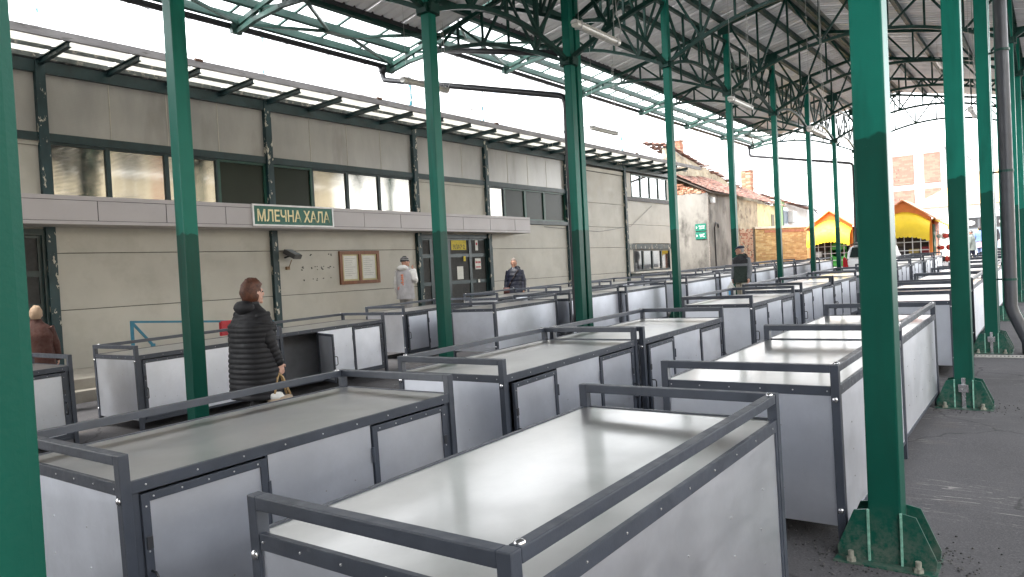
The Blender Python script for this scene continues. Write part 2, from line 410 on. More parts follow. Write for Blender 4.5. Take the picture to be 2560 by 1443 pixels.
def add_column(root, x, y, ztop, near=True, clamp=False):
    base = gz(x, y); rl = WLOC[root.name]
    c = part(column_meshes(ztop-base), 'column', root, Vector((x, y, base))-rl)
    if near:
        part(PLATE, 'base_plate', c)
        for sx in (1, -1):
            for sy in (-0.085, 0.074):
                part(GUS[sx], 'gusset', c, (0, sy, 0))
            part(WELDM, 'weld_bead', c, (sx*0.074, -0.084, 0))
            for sy in (-0.13, 0.13): part(NUT, 'anchor_bolt', c, (sx*0.15, sy, 0.0))
    if clamp: part(CLAMP, 'earthing_clamp', c)
    return c
def sheet_mesh(xa, xb, dz, w=1.0, per=0.25, dark=ROOFM):
    mb = MB(); pts = []
    n = int(round(w/per))
    for k in range(n):
        y = k*per
        pts += [(y+0.0, 0), (y+0.165, 0), (y+0.185, 0.035), (y+0.225, 0.035), (y+0.245, 0)]
    pts.append((w+0.004, 0))
    vs = [(x, y, zr(x)+dz+0.185+z) for x in (xa, xb) for (y, z) in pts]
    m_ = len(pts); mb.add(vs, [(i, i+1, m_+i+1, m_+i) for i in range(m_-1)])
    return mb.mesh('roof_sheet', dark)
def build_canopy(name, label, frames, dz, y0, y1, loc, downs):
    root = thing(name, label, 'market canopy', loc); rl = Vector(loc)
    zt = lambda x: zr(x)+dz
    for k, (yl, yr) in enumerate(frames):
        add_column(root, XL, yl, zt(XL)-0.02, 0 < yl < 20)
        add_column(root, XR, yr, zt(XR)-0.02, 0 < yr < 20, clamp=5 < yr < 13 )
        yy = lambda x: yl + (yr-yl)*(x-XL)/(XR-XL) if x > XL else yl
        # main cross truss
        n = 8; xs = [XL+0.07+(XR-XL-0.14)*i/n for i in range(n+1)]
        ch = MB(); xx = [XL+0.07+(XR-XL-0.14)*i/24 for i in range(25)]
        ch.path([(x, yy(x), zarch(x)+dz) for x in xx], 0.075, 0.075)
        ch.path([(x, yy(x), zt(x)) for x in (XL, -5.35, XR)], 0.08, 0.09)
        t = ch.build('cross_truss', GTRUSS, root)
        wb = MB()
        for i, x in enumerate(xs):
            if 0 < i < n: wb.bar((x, yy(x), zarch(x)+dz), (x, yy(x), zt(x)), 0.045)
            if i < n:
                a, b = xs[i], xs[i+1]
                if i % 2 == 0: wb.bar((a, yy(a), zt(a)), (b, yy(b), zarch(b)+dz), 0.05)
                else: wb.bar((a, yy(a), zarch(a)+dz), (b, yy(b), zt(b)), 0.05)
        wb.build('truss_web', GTRUSS, t)
        # plates at the column head and springing
        for x in (XL, XR):
            y_ = yy(x); pl = MB()
            MB().box(x-0.2, x+0.2, y_-0.085, y_-0.079, zt(x)-0.26, zt(x)+0.02).build('head_plate', GTRUSS, t)
            pl.box(x-0.14, x+0.14, y_-0.09, y_+0.09, 6.0+dz, 6.14+dz)
            pl.box(x-0.09, x+0.09, y_-0.14, y_+0.14, 6.0+dz, 6.12+dz)
            for bx in (-0.12, 0.12):
                pl.tube([(x+bx, y_-0.1, 6.07+dz), (x+bx, y_+0.1, 6.07+dz)], 0.016, 6)
            pl.build('gusset_plate', GTRUSS, t)
        # cantilever to the glazed eave
        cl = MB(); y_ = yl
        cl.path([(x, y_, z+dz) for x, z in CANT], 0.07, 0.07)
        cl.path([(XL, y_, zt(XL)), (XE, y_, zt(XE))], 0.07, 0.08)
        c = cl.build('eave_truss', GEAVE if k == 99 else GTRUSS, root)
        cw_ = MB(); cx = [-7.02-0.62*i for i in range(8)]
        for i, x in enumerate(cx):
            if 0 < i: cw_.bar((x, y_, zcant(x)+dz), (x, y_, zt(x)), 0.042)
            if i < 7: cw_.bar((x, y_, zcant(x)+dz if i % 2 else zt(x)), (cx[i+1], y_, zt(cx[i+1]) if i % 2 else zcant(cx[i+1])+dz), 0.045)
        cw_.build('truss_web', GTRUSS, c)
        tp = MB().path([(x, y_, zcant(x)+dz-0.002) for x in (-10.2, -10.9, -11.46)], 0.076, 0.078).path([(-10.25, y_, zt(-10.25)), (XE-0.03, y_, zt(XE))], 0.076, 0.086)
        tp.box(XE-0.06, XE+0.02, y_-0.1, y_+0.1, zt(XE)-0.14, zt(XE)+0.03)
        tp.build('truss_tip', GEAVE, c)
        # overhang on the open side, out of view, lengthened to shade the stalls
        rs = MB(); pr_ = [(XR+0.05, 6.1), (-0.3, 6.35), (0.4, 6.55), (1.2, 6.62), (XRE, 6.56)]
        rs.path([(x, yr, z+dz) for x, z in pr_], 0.07).path([(XR, yr, zt(XR)), (XRE, yr, zt(XRE))], 0.07)
        rs.build('side_truss', GTRUSS, root)
        # longitudinal arches between columns
        if k+1 < len(frames):
            for x, ya, yb in ((XL, yl, frames[k+1][0]), (XR, yr, frames[k+1][1])):
                ya += CW/2; yb -= CW/2; ym = (ya+yb)/2; hw = (yb-ya)/2
                za = lambda y: 6.08+dz+0.36*(1-((y-ym)/hw)**2)
                ys = [ya+(yb-ya)*i/18 for i in range(19)]
                lg = MB().path([(x, y, za(y)) for y in ys], 0.075, 0.07)
                lg.bar((x, ya, 7.42+dz), (x, yb, 7.42+dz), 0.07)
                l = lg.build('arch_truss', GTRUSS, root)
                lw = MB(); ns = 4; yn = [ya+(yb-ya)*i/ns for i in range(ns+1)]
                for i, y in enumerate(yn):
                    if 0 < i < ns: lw.bar((x, y, za(y)), (x, y, 7.42+dz), 0.045)
                    if i < ns:
                        b = yn[i+1]
                        if i % 2: lw.bar((x, y, za(y)), (x, b, 7.42+dz), 0.05)
                        else: lw.bar((x, y, 7.42+dz), (x, b, za(b)), 0.05)
                lw.build('truss_web', GTRUSS, l)
    # purlins
    for x, m_, hh in ((XE+0.04, GEAVE, 0.15), (-10.9, GEAVE, 0.13), (-10.3, GTRUSS, 0.17), (-9.2, GTRUSS, .12), (-8.1, GTRUSS, .12), (-7.0, GTRUSS, .12), (-6.1, GTRUSS, .12), (-5.5, GTRUSS, .12),
                      (-5.2, GTRUSS, .12), (-4.2, GTRUSS, .12), (-3.1, GTRUSS, .12), (-2.0, GTRUSS, .12), (-0.9, GTRUSS, .12), (0.2, GTRUSS, .12), (1.1, GTRUSS, .12), (XRE-0.04, GTRUSS, .14)):
        z = zt(x)+0.045
        MB().box(x-0.035, x+0.035, y0+0.05, y1-0.05, z, z+0.13).box(x-0.035-hh*0.2, x-0.03, y0+0.05, y1-0.05, z-0.004, z+0.02).build('purlin', m_, root)
    RIDGE = mat('ridge_flashing', (0.33, 0.34, 0.31), 0.5, var=0.2)
    MB().bar((-5.55, 0, 0), (-5.55, 0, 0.001), 0.001)
    rg = MB(); rg.prism([(-5.66, y0, zt(-5.66)+0.176), (-5.35, y0, zt(-5.35)+0.176), (-5.04, y0, zt(-5.04)+0.176), (-5.04, y0, zt(-5.04)+0.172), (-5.35, y0, zt(-5.35)+0.172), (-5.66, y0, zt(-5.66)+0.172)], (0, y1-y0, 0)).build('ridge_flashing', RIDGE, root)
    # edge trim where sheet meets glazing
    MB().box(-10.36, -10.24, y0, y1, zt(-10.3)+0.12, zt(-10.3)+0.26).build('edge_trim', BLACKPIPE, root)
    # roof sheets, each one metre wide
    ml, mr = sheet_mesh(-10.3, -5.37, dz), sheet_mesh(-5.33, XRE, dz)
    ny = int(math.ceil((y1-y0)/0.98))
    for i in range(ny):
        w_ = (y1-y0)/ny
        part(ml, 'roof_sheet', root, (-rl.x, y0+i*w_-rl.y, -rl.z))
        part(mr, 'roof_sheet', root, (-rl.x, y0+i*w_-rl.y, -rl.z))
    # glazing of the eave, one pane per bar
    nb = int(round((y1-y0)/0.965)); st = (y1-y0)/nb
    gm = MB().prism([(XE, 0, zt(XE)+0.185), (-10.3, 0, zt(-10.3)+0.185), (-10.3, 0, zt(-10.3)+0.193), (XE, 0, zt(XE)+0.193)], (0, st-0.03, 0)).mesh('glass_pane', EAVEGL)
    bm_ = MB().bar((XE, 0, zt(XE)+0.19), (-10.3, 0, zt(-10.3)+0.19), 0.04, 0.045).mesh('glazing_bar', GTRUSS)
    for i in range(nb+1):
        part(bm_, 'glazing_bar', root, (-rl.x, y0+i*st-rl.y, -rl.z))
        if i < nb: part(gm, 'glass_pane', root, (-rl.x, y0+i*st+0.015-rl.y, -rl.z))
    # gutter
    gx, gzz = XE-0.09, zt(XE)+0.02
    g = MB(); pr = [(gx+0.075*math.cos(a), gzz+0.075*math.sin(a)) for a in [math.pi+math.pi*i/8 for i in range(9)]]
    pr += [(gx+0.068*math.cos(a), gzz+0.01+0.066*math.sin(a)) for a in [2*math.pi-math.pi*i/8 for i in range(9)]]
    g.prism([(x, y0, z) for x, z in pr], (0, y1-y0, 0)); gu = g.build('gutter', BLACKPIPE, root)
    for i in range(int((y1-y0)/0.98)):
        yb = y0+0.3+i*0.98
        MB().path([(gx+0.082*math.cos(a), yb, gzz+0.082*math.sin(a)) for a in [math.pi+math.pi*j/6 for j in range(7)]], 0.02, 0.008).build('gutter_bracket', BLACKPIPE, gu)
    for d in downs: d(root, dz)
    return root
def dp_left(ytop, xcol, ycol, ztop, zhor0, zhor1, kick=True):
    def f(root, dz):
        x0 = XE-0.09
        g = gz(xcol, ycol)
        pts = [(x0, ytop, ztop), (x0, ytop, zhor0+0.12), (x0+0.05, ytop, zhor0+0.03), (x0+0.16, ytop, zhor0)]
        pts += [(xcol-0.16, ycol, zhor1+0.02), (xcol-0.05, ycol, zhor1-0.03), (xcol, ycol, zhor1-0.14)]
        pts += [(xcol, ycol, g+0.62)]
        if kick: pts += [(xcol-0.03, ycol, g+0.5), (xcol-0.2, ycol-0.05, g+0.16), (xcol-0.22, ycol-0.05, g-0.02)]
        else: pts += [(xcol, ycol, g-0.02)]
        p = MB().tube(pts, 0.058, 14).build('downpipe', BLACKPIPE, root, smooth=True)
        MB().tube([(x0, ytop, ztop+0.02), (x0, ytop, ztop-0.12)], [0.1, 0.06], 14).build('outlet', BLACKPIPE, p, smooth=True)
        for zz in (1.2, 2.6, 3.9):
            MB().tube([(xcol, ycol, g+zz), (xcol, ycol, g+zz+0.04)], 0.066, 14).build('pipe_bracket', BLACKPIPE, p)
    return f
def cross_pipe(root, dz):
    MB().tube([(-10.35, 11.56, 6.30), (-7.1, 11.56, 5.52)], 0.055, 12).build('cross_pipe', BLACKPIPE, root, smooth=True)
def right_pipe(root, dz):
    g = gz(-0.5, 11.6)
    pts = [(-1.0, 11.55, 6.75), (-0.62, 11.5, 6.72), (-0.52, 11.5, 6.6), (-0.50, 11.5, 3.0), (-0.50, 11.5, g+0.62), (-0.475, 11.5, g+0.52), (-0.33, 11.5, g+0.16), (-0.32, 11.5, g-0.02)]
    p = MB().tube(pts, 0.075, 18).build('downpipe', PIPEG, root, smooth=True)
    for zz in (0.95, 2.35, 3.9):
        MB().tube([(-0.50, 11.5, g+zz), (-0.50, 11.5, g+zz+0.03)], 0.081, 18).bar((-0.50, 11.5, g+zz+.015), (-0.68, 11.6, g+zz+.015), 0.03, 0.02).build('pipe_bracket', GTRUSS, p)
F1 = [(-11.5, -11.5), (-7.6, -7.6), (-3.75, -3.75), (0.1, 0.166), (4.0, 4.06), (7.74, 7.95), (11.44, 11.58)]  # three rearmost frames unseen; roof carried back over them to block rear light
F2 = [(11.66, 11.84), (15.66, 15.72), (19.53, 19.62), (23.46, 23.52), (27.36, 27.42), (31.16, 31.2), (35.0, 35.05)]
c1 = build_canopy('market_canopy', 'lower green steel market canopy joined to the dairy hall side by a black downpipe', F1, -0.76, -13.0, 11.53, (-3.8, 5.5, gz(-3.8, 5.5)),
                  [dp_left(11.3, XL-0.14, 11.5, 6.1, 5.82, 4.76), right_pipe])
c2 = build_canopy('market_canopy', 'higher green steel market canopy reaching towards the ruined house and kiosks', F2, 0.0, 11.57, 35.5, (-3.8, 23.5, gz(-3.8, 23.5)),
                  [dp_left(34.9, XL-0.12, 35.0, 6.9, 6.42, 5.56), cross_pipe])
# flat wind bracing under the glazed eave
def brace(root, dz, ya, yb):
    ym = (ya+yb)/2; z = lambda x: zr(x)+dz+0.02
    b = MB()
    for xa, xb in ((XE+0.1, -10.9), (-9.9, -10.9)):
        for y in (ya+0.05, yb-0.05): b.bar((xa, y, z(xa)-0.03), (xb, ym+(0.25 if y > ym else -0.25), z(xb)), 0.05, 0.05)
    b.box(-10.99, -10.81, ym-0.3, ym+0.3, z(-10.9)-0.02, z(-10.9)+0.0)
    b.build('wind_bracing', GEAVE, root)
for ya, yb in ((7.74, 11.44), (4.0, 7.74)): brace(c1, -0.76, ya, yb)
for ya, yb in ((31.16, 35.0), (11.66, 15.66)): brace(c2, 0.0, ya, yb)

# ================================================================== STALL TABLES
BL, BW, HR, HT = 1.956, 0.987, 0.980, 0.868
PW = 0.042
SCREW = MB().ell((0, 0, 0), 0.0048, 0.0048, 0.0025, 6, 3).mesh('rivet', mat('dull_rivet', (0.42, 0.42, 0.43), 0.4, 0.8))
BOLTM = MB().ell((0, 0, 0), 0.016, 0.008, 0.016, 10, 6).mesh('bolt', RIVET, smooth=True)
BOLTT = MB().ell((0, 0, 0), 0.016, 0.016, 0.009, 10, 6).mesh('bolt', RIVET, smooth=True)
HND = MB().tube([(0, 0, 0), (0.032, 0, 0), (0.042, 0, -0.012), (0.042, 0, -0.105), (0.032, 0, -0.117), (0, 0, -0.117)], 0.0055, 8).mesh('handle', mat('black_handle', (0.02, 0.02, 0.023), 0.35), smooth=True)
HINGE = MB().tube([(0, 0, 0), (0, 0, 0.08)], 0.009, 8).mesh('hinge', FRAME)
LATCH = MB().box(-0.004, 0.006, -0.012, 0.012, 0, 0.05).mesh('keyhole_plate', BLACKPIPE, bevel=0.002)
def make_table(open_door=False):
    """open side with doors on +X, railing on -X and both ends; origin at the footprint's low corner centre"""
    root = bpy.data.objects.new('stall_table', None); COL.objects.link(root); root.empty_display_size = 0.2
    WLOC[root.name] = Vector((0, 0, 0))
    W, L, p = BW, BL, PW
    for y in (0, L-p):                                    # end frames
        MB().box(p, W-p, y, y+p, HR-0.042, HR).build('end_rail', FRAME, root, bevel=0.004)
        for x in (p/2, W-p/2):
            e = MB().box(x-p/2, x+p/2, y, y+p, 0, HR).build('corner_post', FRAME, root, bevel=0.004)
            yb = y-0.002 if y == 0 else y+p+0.002
            for z in (0.80, 0.22): part(BOLTM, 'bolt', e, (x, yb, z))
    r = MB().box(0.002, p-0.002, p+0.004, L-p-0.004, HR-0.040, HR-0.001).build('long_rail', FRAME, root, bevel=0.004)
    for y in (0.065, L-0.065): part(BOLTT, 'bolt', r, (p/2, y, HR))
    # top sheet framed in angle iron
    fr = MB()
    t = 0.022
    for x0, x1, y0, y1 in ((p*0.1, W-p*0.1, 0.004, t), (p*0.1, W-p*0.1, L-t, L-0.004)):
        fr.box(x0+0.04, x1-0.04, y0, y1, HT-0.05, HT)
    fr.box(0.004, t, t, L-t, HT-0.05, HT).box(W-t, W-0.004, t, L-t, HT-0.05, HT)
    ef = fr.build('top_frame', FRAME, root, bevel=0.002)
    for i in range(9):
        y = 0.1+i*(L-0.2)/8
        for x in (0.003, W-0.003): part(SCREW, 'rivet', ef, (x, y, HT-0.025), (0, math.pi/2, 0))
    for i in range(6):
        x = 0.06+i*(W-0.12)/5
        for y in (0.003, L-0.003): part(SCREW, 'rivet', ef, (x, y, HT-0.025), (math.pi/2, 0, 0))
    tp = MB(); nx, ny = 8, 14
    vs = []; 
    for j in range(ny+1):
        for i in range(nx+1):
            x = t-0.003+(W-2*t+0.006)*i/nx; y = t-0.003+(L-2*t+0.006)*j/ny
            e_ = min(i, nx-i)/nx*min(j, ny-j)/ny
            vs.append((x, y, HT-0.005 + 0.006*e_*noise.noise(Vector((x*2.3, y*1.9, 3.1)))))
    tp.add(vs, [(j*(nx+1)+i, j*(nx+1)+i+1, (j+1)*(nx+1)+i+1, (j+1)*(nx+1)+i) for j in range(ny) for i in range(nx)])
    tp.build('table_top', TOPM, root, smooth=True)
    zb, zt = 0.135, HT-0.05
    # end panels
    for y, s in ((0.012, -1), (L-0.012, 1)):
        q = MB().box(p, W-p, y-0.002, y+0.002, zb, zt).build('end_panel', PANM, root)
        for xi in (0.33, 0.66):
            for zi in (0.25, 0.5, 0.75): part(SCREW, 'rivet', q, (W*xi+random.uniform(-.02, .02), y+s*0.003, zb+(zt-zb)*zi), (math.pi/2, 0, 0))
    # closed side
    q = MB().box(0.010, 0.014, p, L-p, zb, zt).build('side_panel', PANM, root)
    MB().box(0.006, 0.03, p, L-p, zb-0.02, zb+0.006).build('bottom_rail', FRAME, root)
    for ye in (p, L-p-0.02): MB().box(0.004, 0.016, ye, ye+0.02, zb, zt).build('edge_angle', FRAME, root)
    for yi in (0.14, 0.3, 0.5, 0.68, 0.86):
        for zi in (0.28, 0.5, 0.72): part(SCREW, 'rivet', q, (0.009, L*yi+random.uniform(-.03, .03), zb+(zt-zb)*zi), (0, math.pi/2, 0))
    # door side: door, fixed sheet, door
    xo = W-0.012
    ds = [(p+0.035, 0.655), (L-0.655, L-p-0.035)]
    for ye in (p, L-p-0.033): MB().box(xo-0.028, xo-0.004, ye, ye+0.033, zb-0.02, zt).build('door_jamb', FRAME, root, bevel=0.002)
    MB().box(xo-0.028, xo-0.004, p, L-p, zb-0.03, zb-0.004).build('bottom_rail', FRAME, root, bevel=0.002)
    fx = MB().box(xo-0.004, xo, 0.665, L-0.665, zb, zt).build('fixed_panel', PANM, root)
    for yi in (0.2, 0.5, 0.8):
        for zi in (0.3, 0.62): part(SCREW, 'rivet', fx, (xo+0.001, 0.665+(L-1.33)*yi, zb+(zt-zb)*zi), (0, math.pi/2, 0))
    for ye in (0.657, L-0.69): MB().box(xo-0.03, xo-0.006, ye, ye+0.033, zb, zt).build('door_jamb', FRAME, root, bevel=0.002)
    for k, (ya, yb) in enumerate(ds):
        hy = yb if k == 0 else ya            # hinge edge
        D = MB(); ww = yb-ya; sg = -1 if k == 0 else 1   # door extends from hinge in direction sg
        f = 0.034
        def bb(m_, a0, a1, z0, z1, x0, x1):
            y_0, y_1 = sorted((sg*a0, sg*a1)); m_.box(x0, x1, y_0, y_1, z0, z1)
        for a0, a1, z0, z1 in ((0, f, zb, zt-0.012), (ww-f, ww, zb, zt-0.012), (f, ww-f, zb, zb+f), (f, ww-f, zt-0.012-f, zt-0.012)):
            bb(D, a0, a1, z0, z1, -0.004, 0.016)
        d = D.build('door', FRAME, root, bevel=0.002, world=False)
        S = MB(); bb(S, f-0.004, ww-f+0.004, zb+f-0.004, zt-0.012-f+0.004, 0.004, 0.008); S.build('door_sheet', PANM, d, world=False)
        part(HND, 'handle', d, (0.016, sg*(ww-0.02), zb+0.36))
        part(LATCH, 'keyhole_plate', d, (0.016, sg*(ww-0.02), zb+0.45))
        for zz in (zb+0.1, zt-0.2): part(HINGE, 'hinge', d, (0.014, -sg*0.004, zz))
        for i in range(5):
            part(SCREW, 'rivet', d, (0.017, sg*(0.05+(ww-0.1)*i/4), zt-0.012-f/2), (0, math.pi/2, 0))
        for i in range(4):
            part(SCREW, 'rivet', d, (0.017, sg*(ww-f/2), zb+0.08+0.18*i), (0, math.pi/2, 0))
        for yi, zi in ((0.35, 0.3), (0.6, 0.33), (0.8, 0.36)):
            part(SCREW, 'rivet', d, (0.0085, sg*ww*yi, zb+(zt-zb)*zi), (0, math.pi/2, 0))
        d.location = (xo-0.008, hy, 0)
        if open_door and k == 0: d.rotation_euler.z = R(72)
    # inside: floor sheet and lining
    MB().box(0.02, xo-0.03, p, L-p, zb-0.004, zb).build('inner_floor', PANM, root)
    MB().box(W*0.5, W*0.5+0.003, p, L-p, zb, zt-0.02).build('inner_partition', mat('grey_inside', (0.16, 0.165, 0.175), 0.6), root)
    return root
T0 = make_table(); T1 = make_table(True)
index_children(None)
tilt = Matrix.Rotation(math.atan(SY), 4, 'X') @ Matrix.Rotation(-math.atan(SX), 4, 'Y')
used = {}
def place_table(x, y, flip, label, group, proto=None, dz=0.0, yaw=0.0):
    proto = proto or T0
    if proto.name in used: o = copy_tree(proto)
    else: o = proto; used[proto.name] = 1
    rz = Matrix.Rotation(R(yaw)+(math.pi if flip else 0), 4, 'Z')
    if proto is T0 and o is not T0:
        for ch in o.children:
            if ch.name.startswith('door') and not ch.name.startswith('door_'): ch.rotation_euler.z = R(random.choice([0, 0, 0, 1.5, 3, 6]))*(1 if ch.location.y < 1 else -1)
    loc = Vector((x, y, gz(x, y)+dz))
    if flip: px, py = x+BW, y+BL; loc = Vector((px, py, gz(px, py)+dz))
    m = Matrix.Translation(loc) @ tilt @ rz
    o.location = m.to_translation(); o.rotation_euler = m.to_euler()
    return tag(o, label, 'stall table', group)
ORD = ['first', 'second', 'third', 'fourth', 'fifth', 'sixth', 'seventh', 'eighth', 'ninth', 'tenth', 'eleventh', 'twelfth']
ROWB = [(-9.2, 1.45), (-9.24, 4.06), (-9.5, 6.15), (-10.4, 9.42), (-10.9, 12.85), (-10.6, 14.95), (-10.35, 17.0), (-10.2, 20.4), (-10.1, 22.6), (-10.0, 25.0), (-9.8, 27.2), (-9.7, 29.6)]
ROWE = [(-8.6, 9.75), (-8.4, 11.85), (-8.24, 13.83), (-8.25, 16.95), (-8.25, 19.25), (-8.2, 21.9), (-8.2, 24.0), (-8.15, 25.98), (-8.1, 29.0)]
ROWC = [(-3.90, 1.36), (-3.97, 3.90), (-3.925, 5.886), (-4.21, 9.64), (-4.33, 12.45), (-4.3, 14.42), (-4.25, 16.6), (-4.2, 20.6), (-4.2, 22.75), (-4.2, 25.2), (-4.2, 27.6)]
ROWD = [(-1.965, 1.289), (-1.90, 4.027), (-1.915, 6.0), (-1.92, 9.5), (-1.92, 11.9), (-1.92, 14.0), (-1.9, 16.6), (-1.9, 18.8), (-1.9, 21.4), (-1.9, 23.6), (-1.9, 26.6), (-1.9, 28.8)]
for i, (x, y) in enumerate(ROWB):
    lab = 'grey stall table with a cupboard door hanging open, beside the dairy hall' if i == 2 else '%s grey stall table along the dairy hall, counted from the stone steps' % ORD[i]
    place_table(x, y, False, lab, 'stall tables along the dairy hall', T1 if i == 2 else None, yaw=[0, .6, -.4, .5, -.6, .3, 0, .5, -.5, .4, -.3, .2][i])
for i, (x, y) in enumerate(ROWE):
    place_table(x, y, True, '%s grey stall table in the row backing on to the double downpipe column' % ORD[i], 'stall tables behind the downpipe columns', yaw=[.4, 0, -.3, .4, -.6, .5, 0, .3, -.4][i])
for i, (x, y) in enumerate(ROWC):
    place_table(x, y, False, '%s grey stall table with doors facing the bright tables under the canopy' % ORD[i], 'stall tables in the middle of the canopy')
for i, (x, y) in enumerate(ROWD):
    place_table(x, y, True, '%s shiny stall table beside the columns with bolted feet' % ORD[i], 'stall tables beside the open paving')

# ================================================================== DAIRY HALL
XW = -13.4
hall = thing('dairy_hall', 'cream panelled dairy hall with dark teal posts, fluted strip windows and grey fascia', 'market hall', (XW, 17, gz(XW, 17)))
POSTS = [0.95, 5.29, 9.62, 14.05, 17.03, 21.42, 25.66, 30.15]
Y0, Y1 = -3.4, 30.25
def hp(name, m, *boxes, **kw):
    mb = MB()
    for b in boxes: mb.box(*b)
    return mb.build(name, m, kw.get('parent', hall), bevel=kw.get('bevel', 0))
G_ = 0.006
def panel(ya, yb, za, zb_, x=XW, m=CREAM):   # one wall panel with a small joint around it
    return hp('wall_panel', m, (x-0.06, x, ya+G_, yb-G_, za+G_, zb_-G_), bevel=0.003)
hp('core_wall', SEAM, (XW-0.4, XW-0.05, Y0, Y1, -0.5, 5.3))
hp('flat_roof', mat('roof_felt', (0.2, 0.2, 0.2), 0.8), (XW-9.0, XW+0.0, Y0, Y1, 5.5, 5.6))
hp('far_end_wall', CREAM, (XW-9.0, XW-0.42, Y1-0.1, Y1, -0.5, 5.5))
ZB = -0.3
bays = list(zip(POSTS, POSTS[1:]))
for i, (a, b) in enumerate([(Y0, POSTS[0])]+bays):
    pa, pb = a+0.07, b-0.07
    door = (i == 1 or i == 4)
    lo, hi = pa, pb
    if i == 1: panel(pa, 2.2, ZB, 1.34); panel(pa, 2.2, 1.34, 2.30); panel(pa, 2.2, 2.30, 2.75)
    elif not door:
        for za, zb_ in ((ZB, 1.34), (1.34, 2.30), (2.30, 3.06)): 
            if i == 7 and zb_ > 1.35: continue
            panel(pa, pb, za, zb_)
    if i in (1, 4): panel(pa, pb, 2.70, 3.24); panel(pa, pb, 3.24, 4.08); hp('coping_strip', CREAM, (XW-0.02, XW+0.02, pa, pb, 4.08, 4.15))
    if i == 0: panel(pa, pb, 3.06, 4.15)
    if i == 6:
        panel(pa, pb, 3.06, 3.93); panel(pa, pb, 3.93, 5.05); hp('coping_strip', CREAM, (XW-0.02, XW+0.02, pa, pb, 5.07, 5.2))
    if i == 7:
        panel(pa, 26.2, 1.34, 2.45); panel(29.6, pb, 1.34, 2.45); panel(pa, pb, 2.45, 3.2); panel(pa, pb, 3.2, 4.15); panel(pa, 26.25, 4.15, 5.22); panel(29.6, pb, 4.15, 5.22)
    if i < 6:   # fluted strip and band
        n = 4 if b-a > 3.5 else 3
        for k in range(n):
            ya, yb = pa+(pb-pa)*k/n, pa+(pb-pa)*(k+1)/n
            hp('strip_panel', STRIP, (XW-0.03, XW-0.012, ya+0.006, yb-0.006, 4.29, 5.28))
            if k: hp('strip_joint', mat('pale_joint', (0.42, 0.39, 0.33), 0.5), (XW-0.03, XW-0.006, ya-0.007, ya+0.007, 4.30, 5.27))
        hp('band_beam', TEAL, (XW-0.05, XW+0.05, a+0.05, b-0.05, 4.15, 4.29), bevel=0.004)
for i, y in enumerate(POSTS):
    hp('wall_post', TEALPEEL, (XW-0.05, XW+0.09, y-0.075, y+0.075, ZB, 5.45), bevel=0.006)
    # masts carry on above the roof
    zt_ = [8.2, 8.0, 6.95, 6.95, 7.0, 6.9, 6.7, 6.7][i]
    mst = hp('mast', MASTM, (XW-0.045, XW+0.045, y-0.045, y+0.045, 5.45, zt_), bevel=0.004)
    for dy in (-2.05, 2.05):
        if not (Y0 < y+dy < Y1): continue
        MB().tube([(XW, y, zt_-0.05), (-12.24, y+dy, 5.68)], 0.006, 5).build('stay_rod', mat('stay_steel', (0.2, 0.2, 0.2), 0.4, 0.6), mst)
    MB().tube([(XW, y, zt_-0.05), (-12.3, y, 5.6)], 0.006, 5).build('stay_rod', MAT['stay_steel'], mst)
for a, b in ((6.9, 14.05), (14.05, 21.4), (21.4, 30.15)):
    pts = [(XW, a+(b-a)*k/10, 6.85-0.25*(1-((k-5)/5)**2)) for k in range(11)]
    MB().tube(pts, 0.01, 5).build('overhead_cable', BLACKPIPE, hall)
hp('top_beam', TEAL, (XW-0.05, XW+0.07, Y0, Y1, 5.27, 5.47), bevel=0.004)
def window(ya, yb, za, zb_, pane, frame, fw_=0.045, x=XW):
    w_ = hp('window', frame, (x-0.05, x+0.012, ya, ya+fw_, za, zb_), (x-0.05, x+0.012, yb-fw_, yb, za, zb_), (x-0.05, x+0.012, ya+fw_, yb-fw_, za, za+fw_), (x-0.05, x+0.012, ya+fw_, yb-fw_, zb_-fw_, zb_))
    MB().box(x-0.034, x-0.026, ya+fw_-0.004, yb-fw_+0.004, za+fw_-0.004, zb_-fw_+0.004).build('pane', pane, w_)
    return w_
Z0w, Z1w = 3.10, 4.15
for ya, yb, d in ((5.37, 6.317, 0), (6.317, 7.385, 0), (7.385, 8.43, 0), (8.43, 9.54, 1), (9.70, 10.743, 1), (10.743, 11.77, 0), (11.77, 12.79, 0), (12.79, 13.97, 0),
                 (17.11, 17.9, 0), (17.9, 18.99, 1), (18.99, 20.07, 1), (20.07, 21.34, 1)):
    window(ya, yb, 3.18 if ya > 17 else Z0w, Z1w, PANED if d else PANE, WGREEN if d else TEAL, 0.05 if d else 0.04)
hp('window_sill', TEAL, (XW-0.05, XW+0.08, 17.11, 21.34, 3.06, 3.18), bevel=0.004)
CLEAR = pane_mat('clear_mirror_pane', (0.55, 0.56, 0.58), 0.75, 0.03)
for ya, yb in ((26.28, 27.1), (27.1, 27.92), (27.92, 28.74), (28.74, 29.56)):
    window(ya, yb, 4.28, 5.2, CLEAR, WGREEN, 0.04)
hp('window_sill', mat('dark_grey_sill', (0.08, 0.08, 0.085), 0.6), (XW-0.05, XW+0.05, 25.74, 30.07, 4.13, 4.27), bevel=0.004)
for ya, yb in ((26.2, 27.05), (27.05, 27.9), (27.9, 28.75), (28.75, 29.6)):
    window(ya, yb, 1.36, 2.2, GLASSD, TEAL, 0.05)
hp('lintel', TEALPEEL, (XW-0.05, XW+0.06, 25.74, 30.07, 2.22, 2.42), bevel=0.004)
hp('window_sill', mat('pale_sill', (0.6, 0.58, 0.52), 0.5), (XW-0.02, XW+0.22, 25.9, 30.0, 1.27, 1.33), bevel=0.004)
hp('sill_apron', TEAL, (XW-0.01, XW+0.05, 25.9, 30.0, 1.12, 1.27))
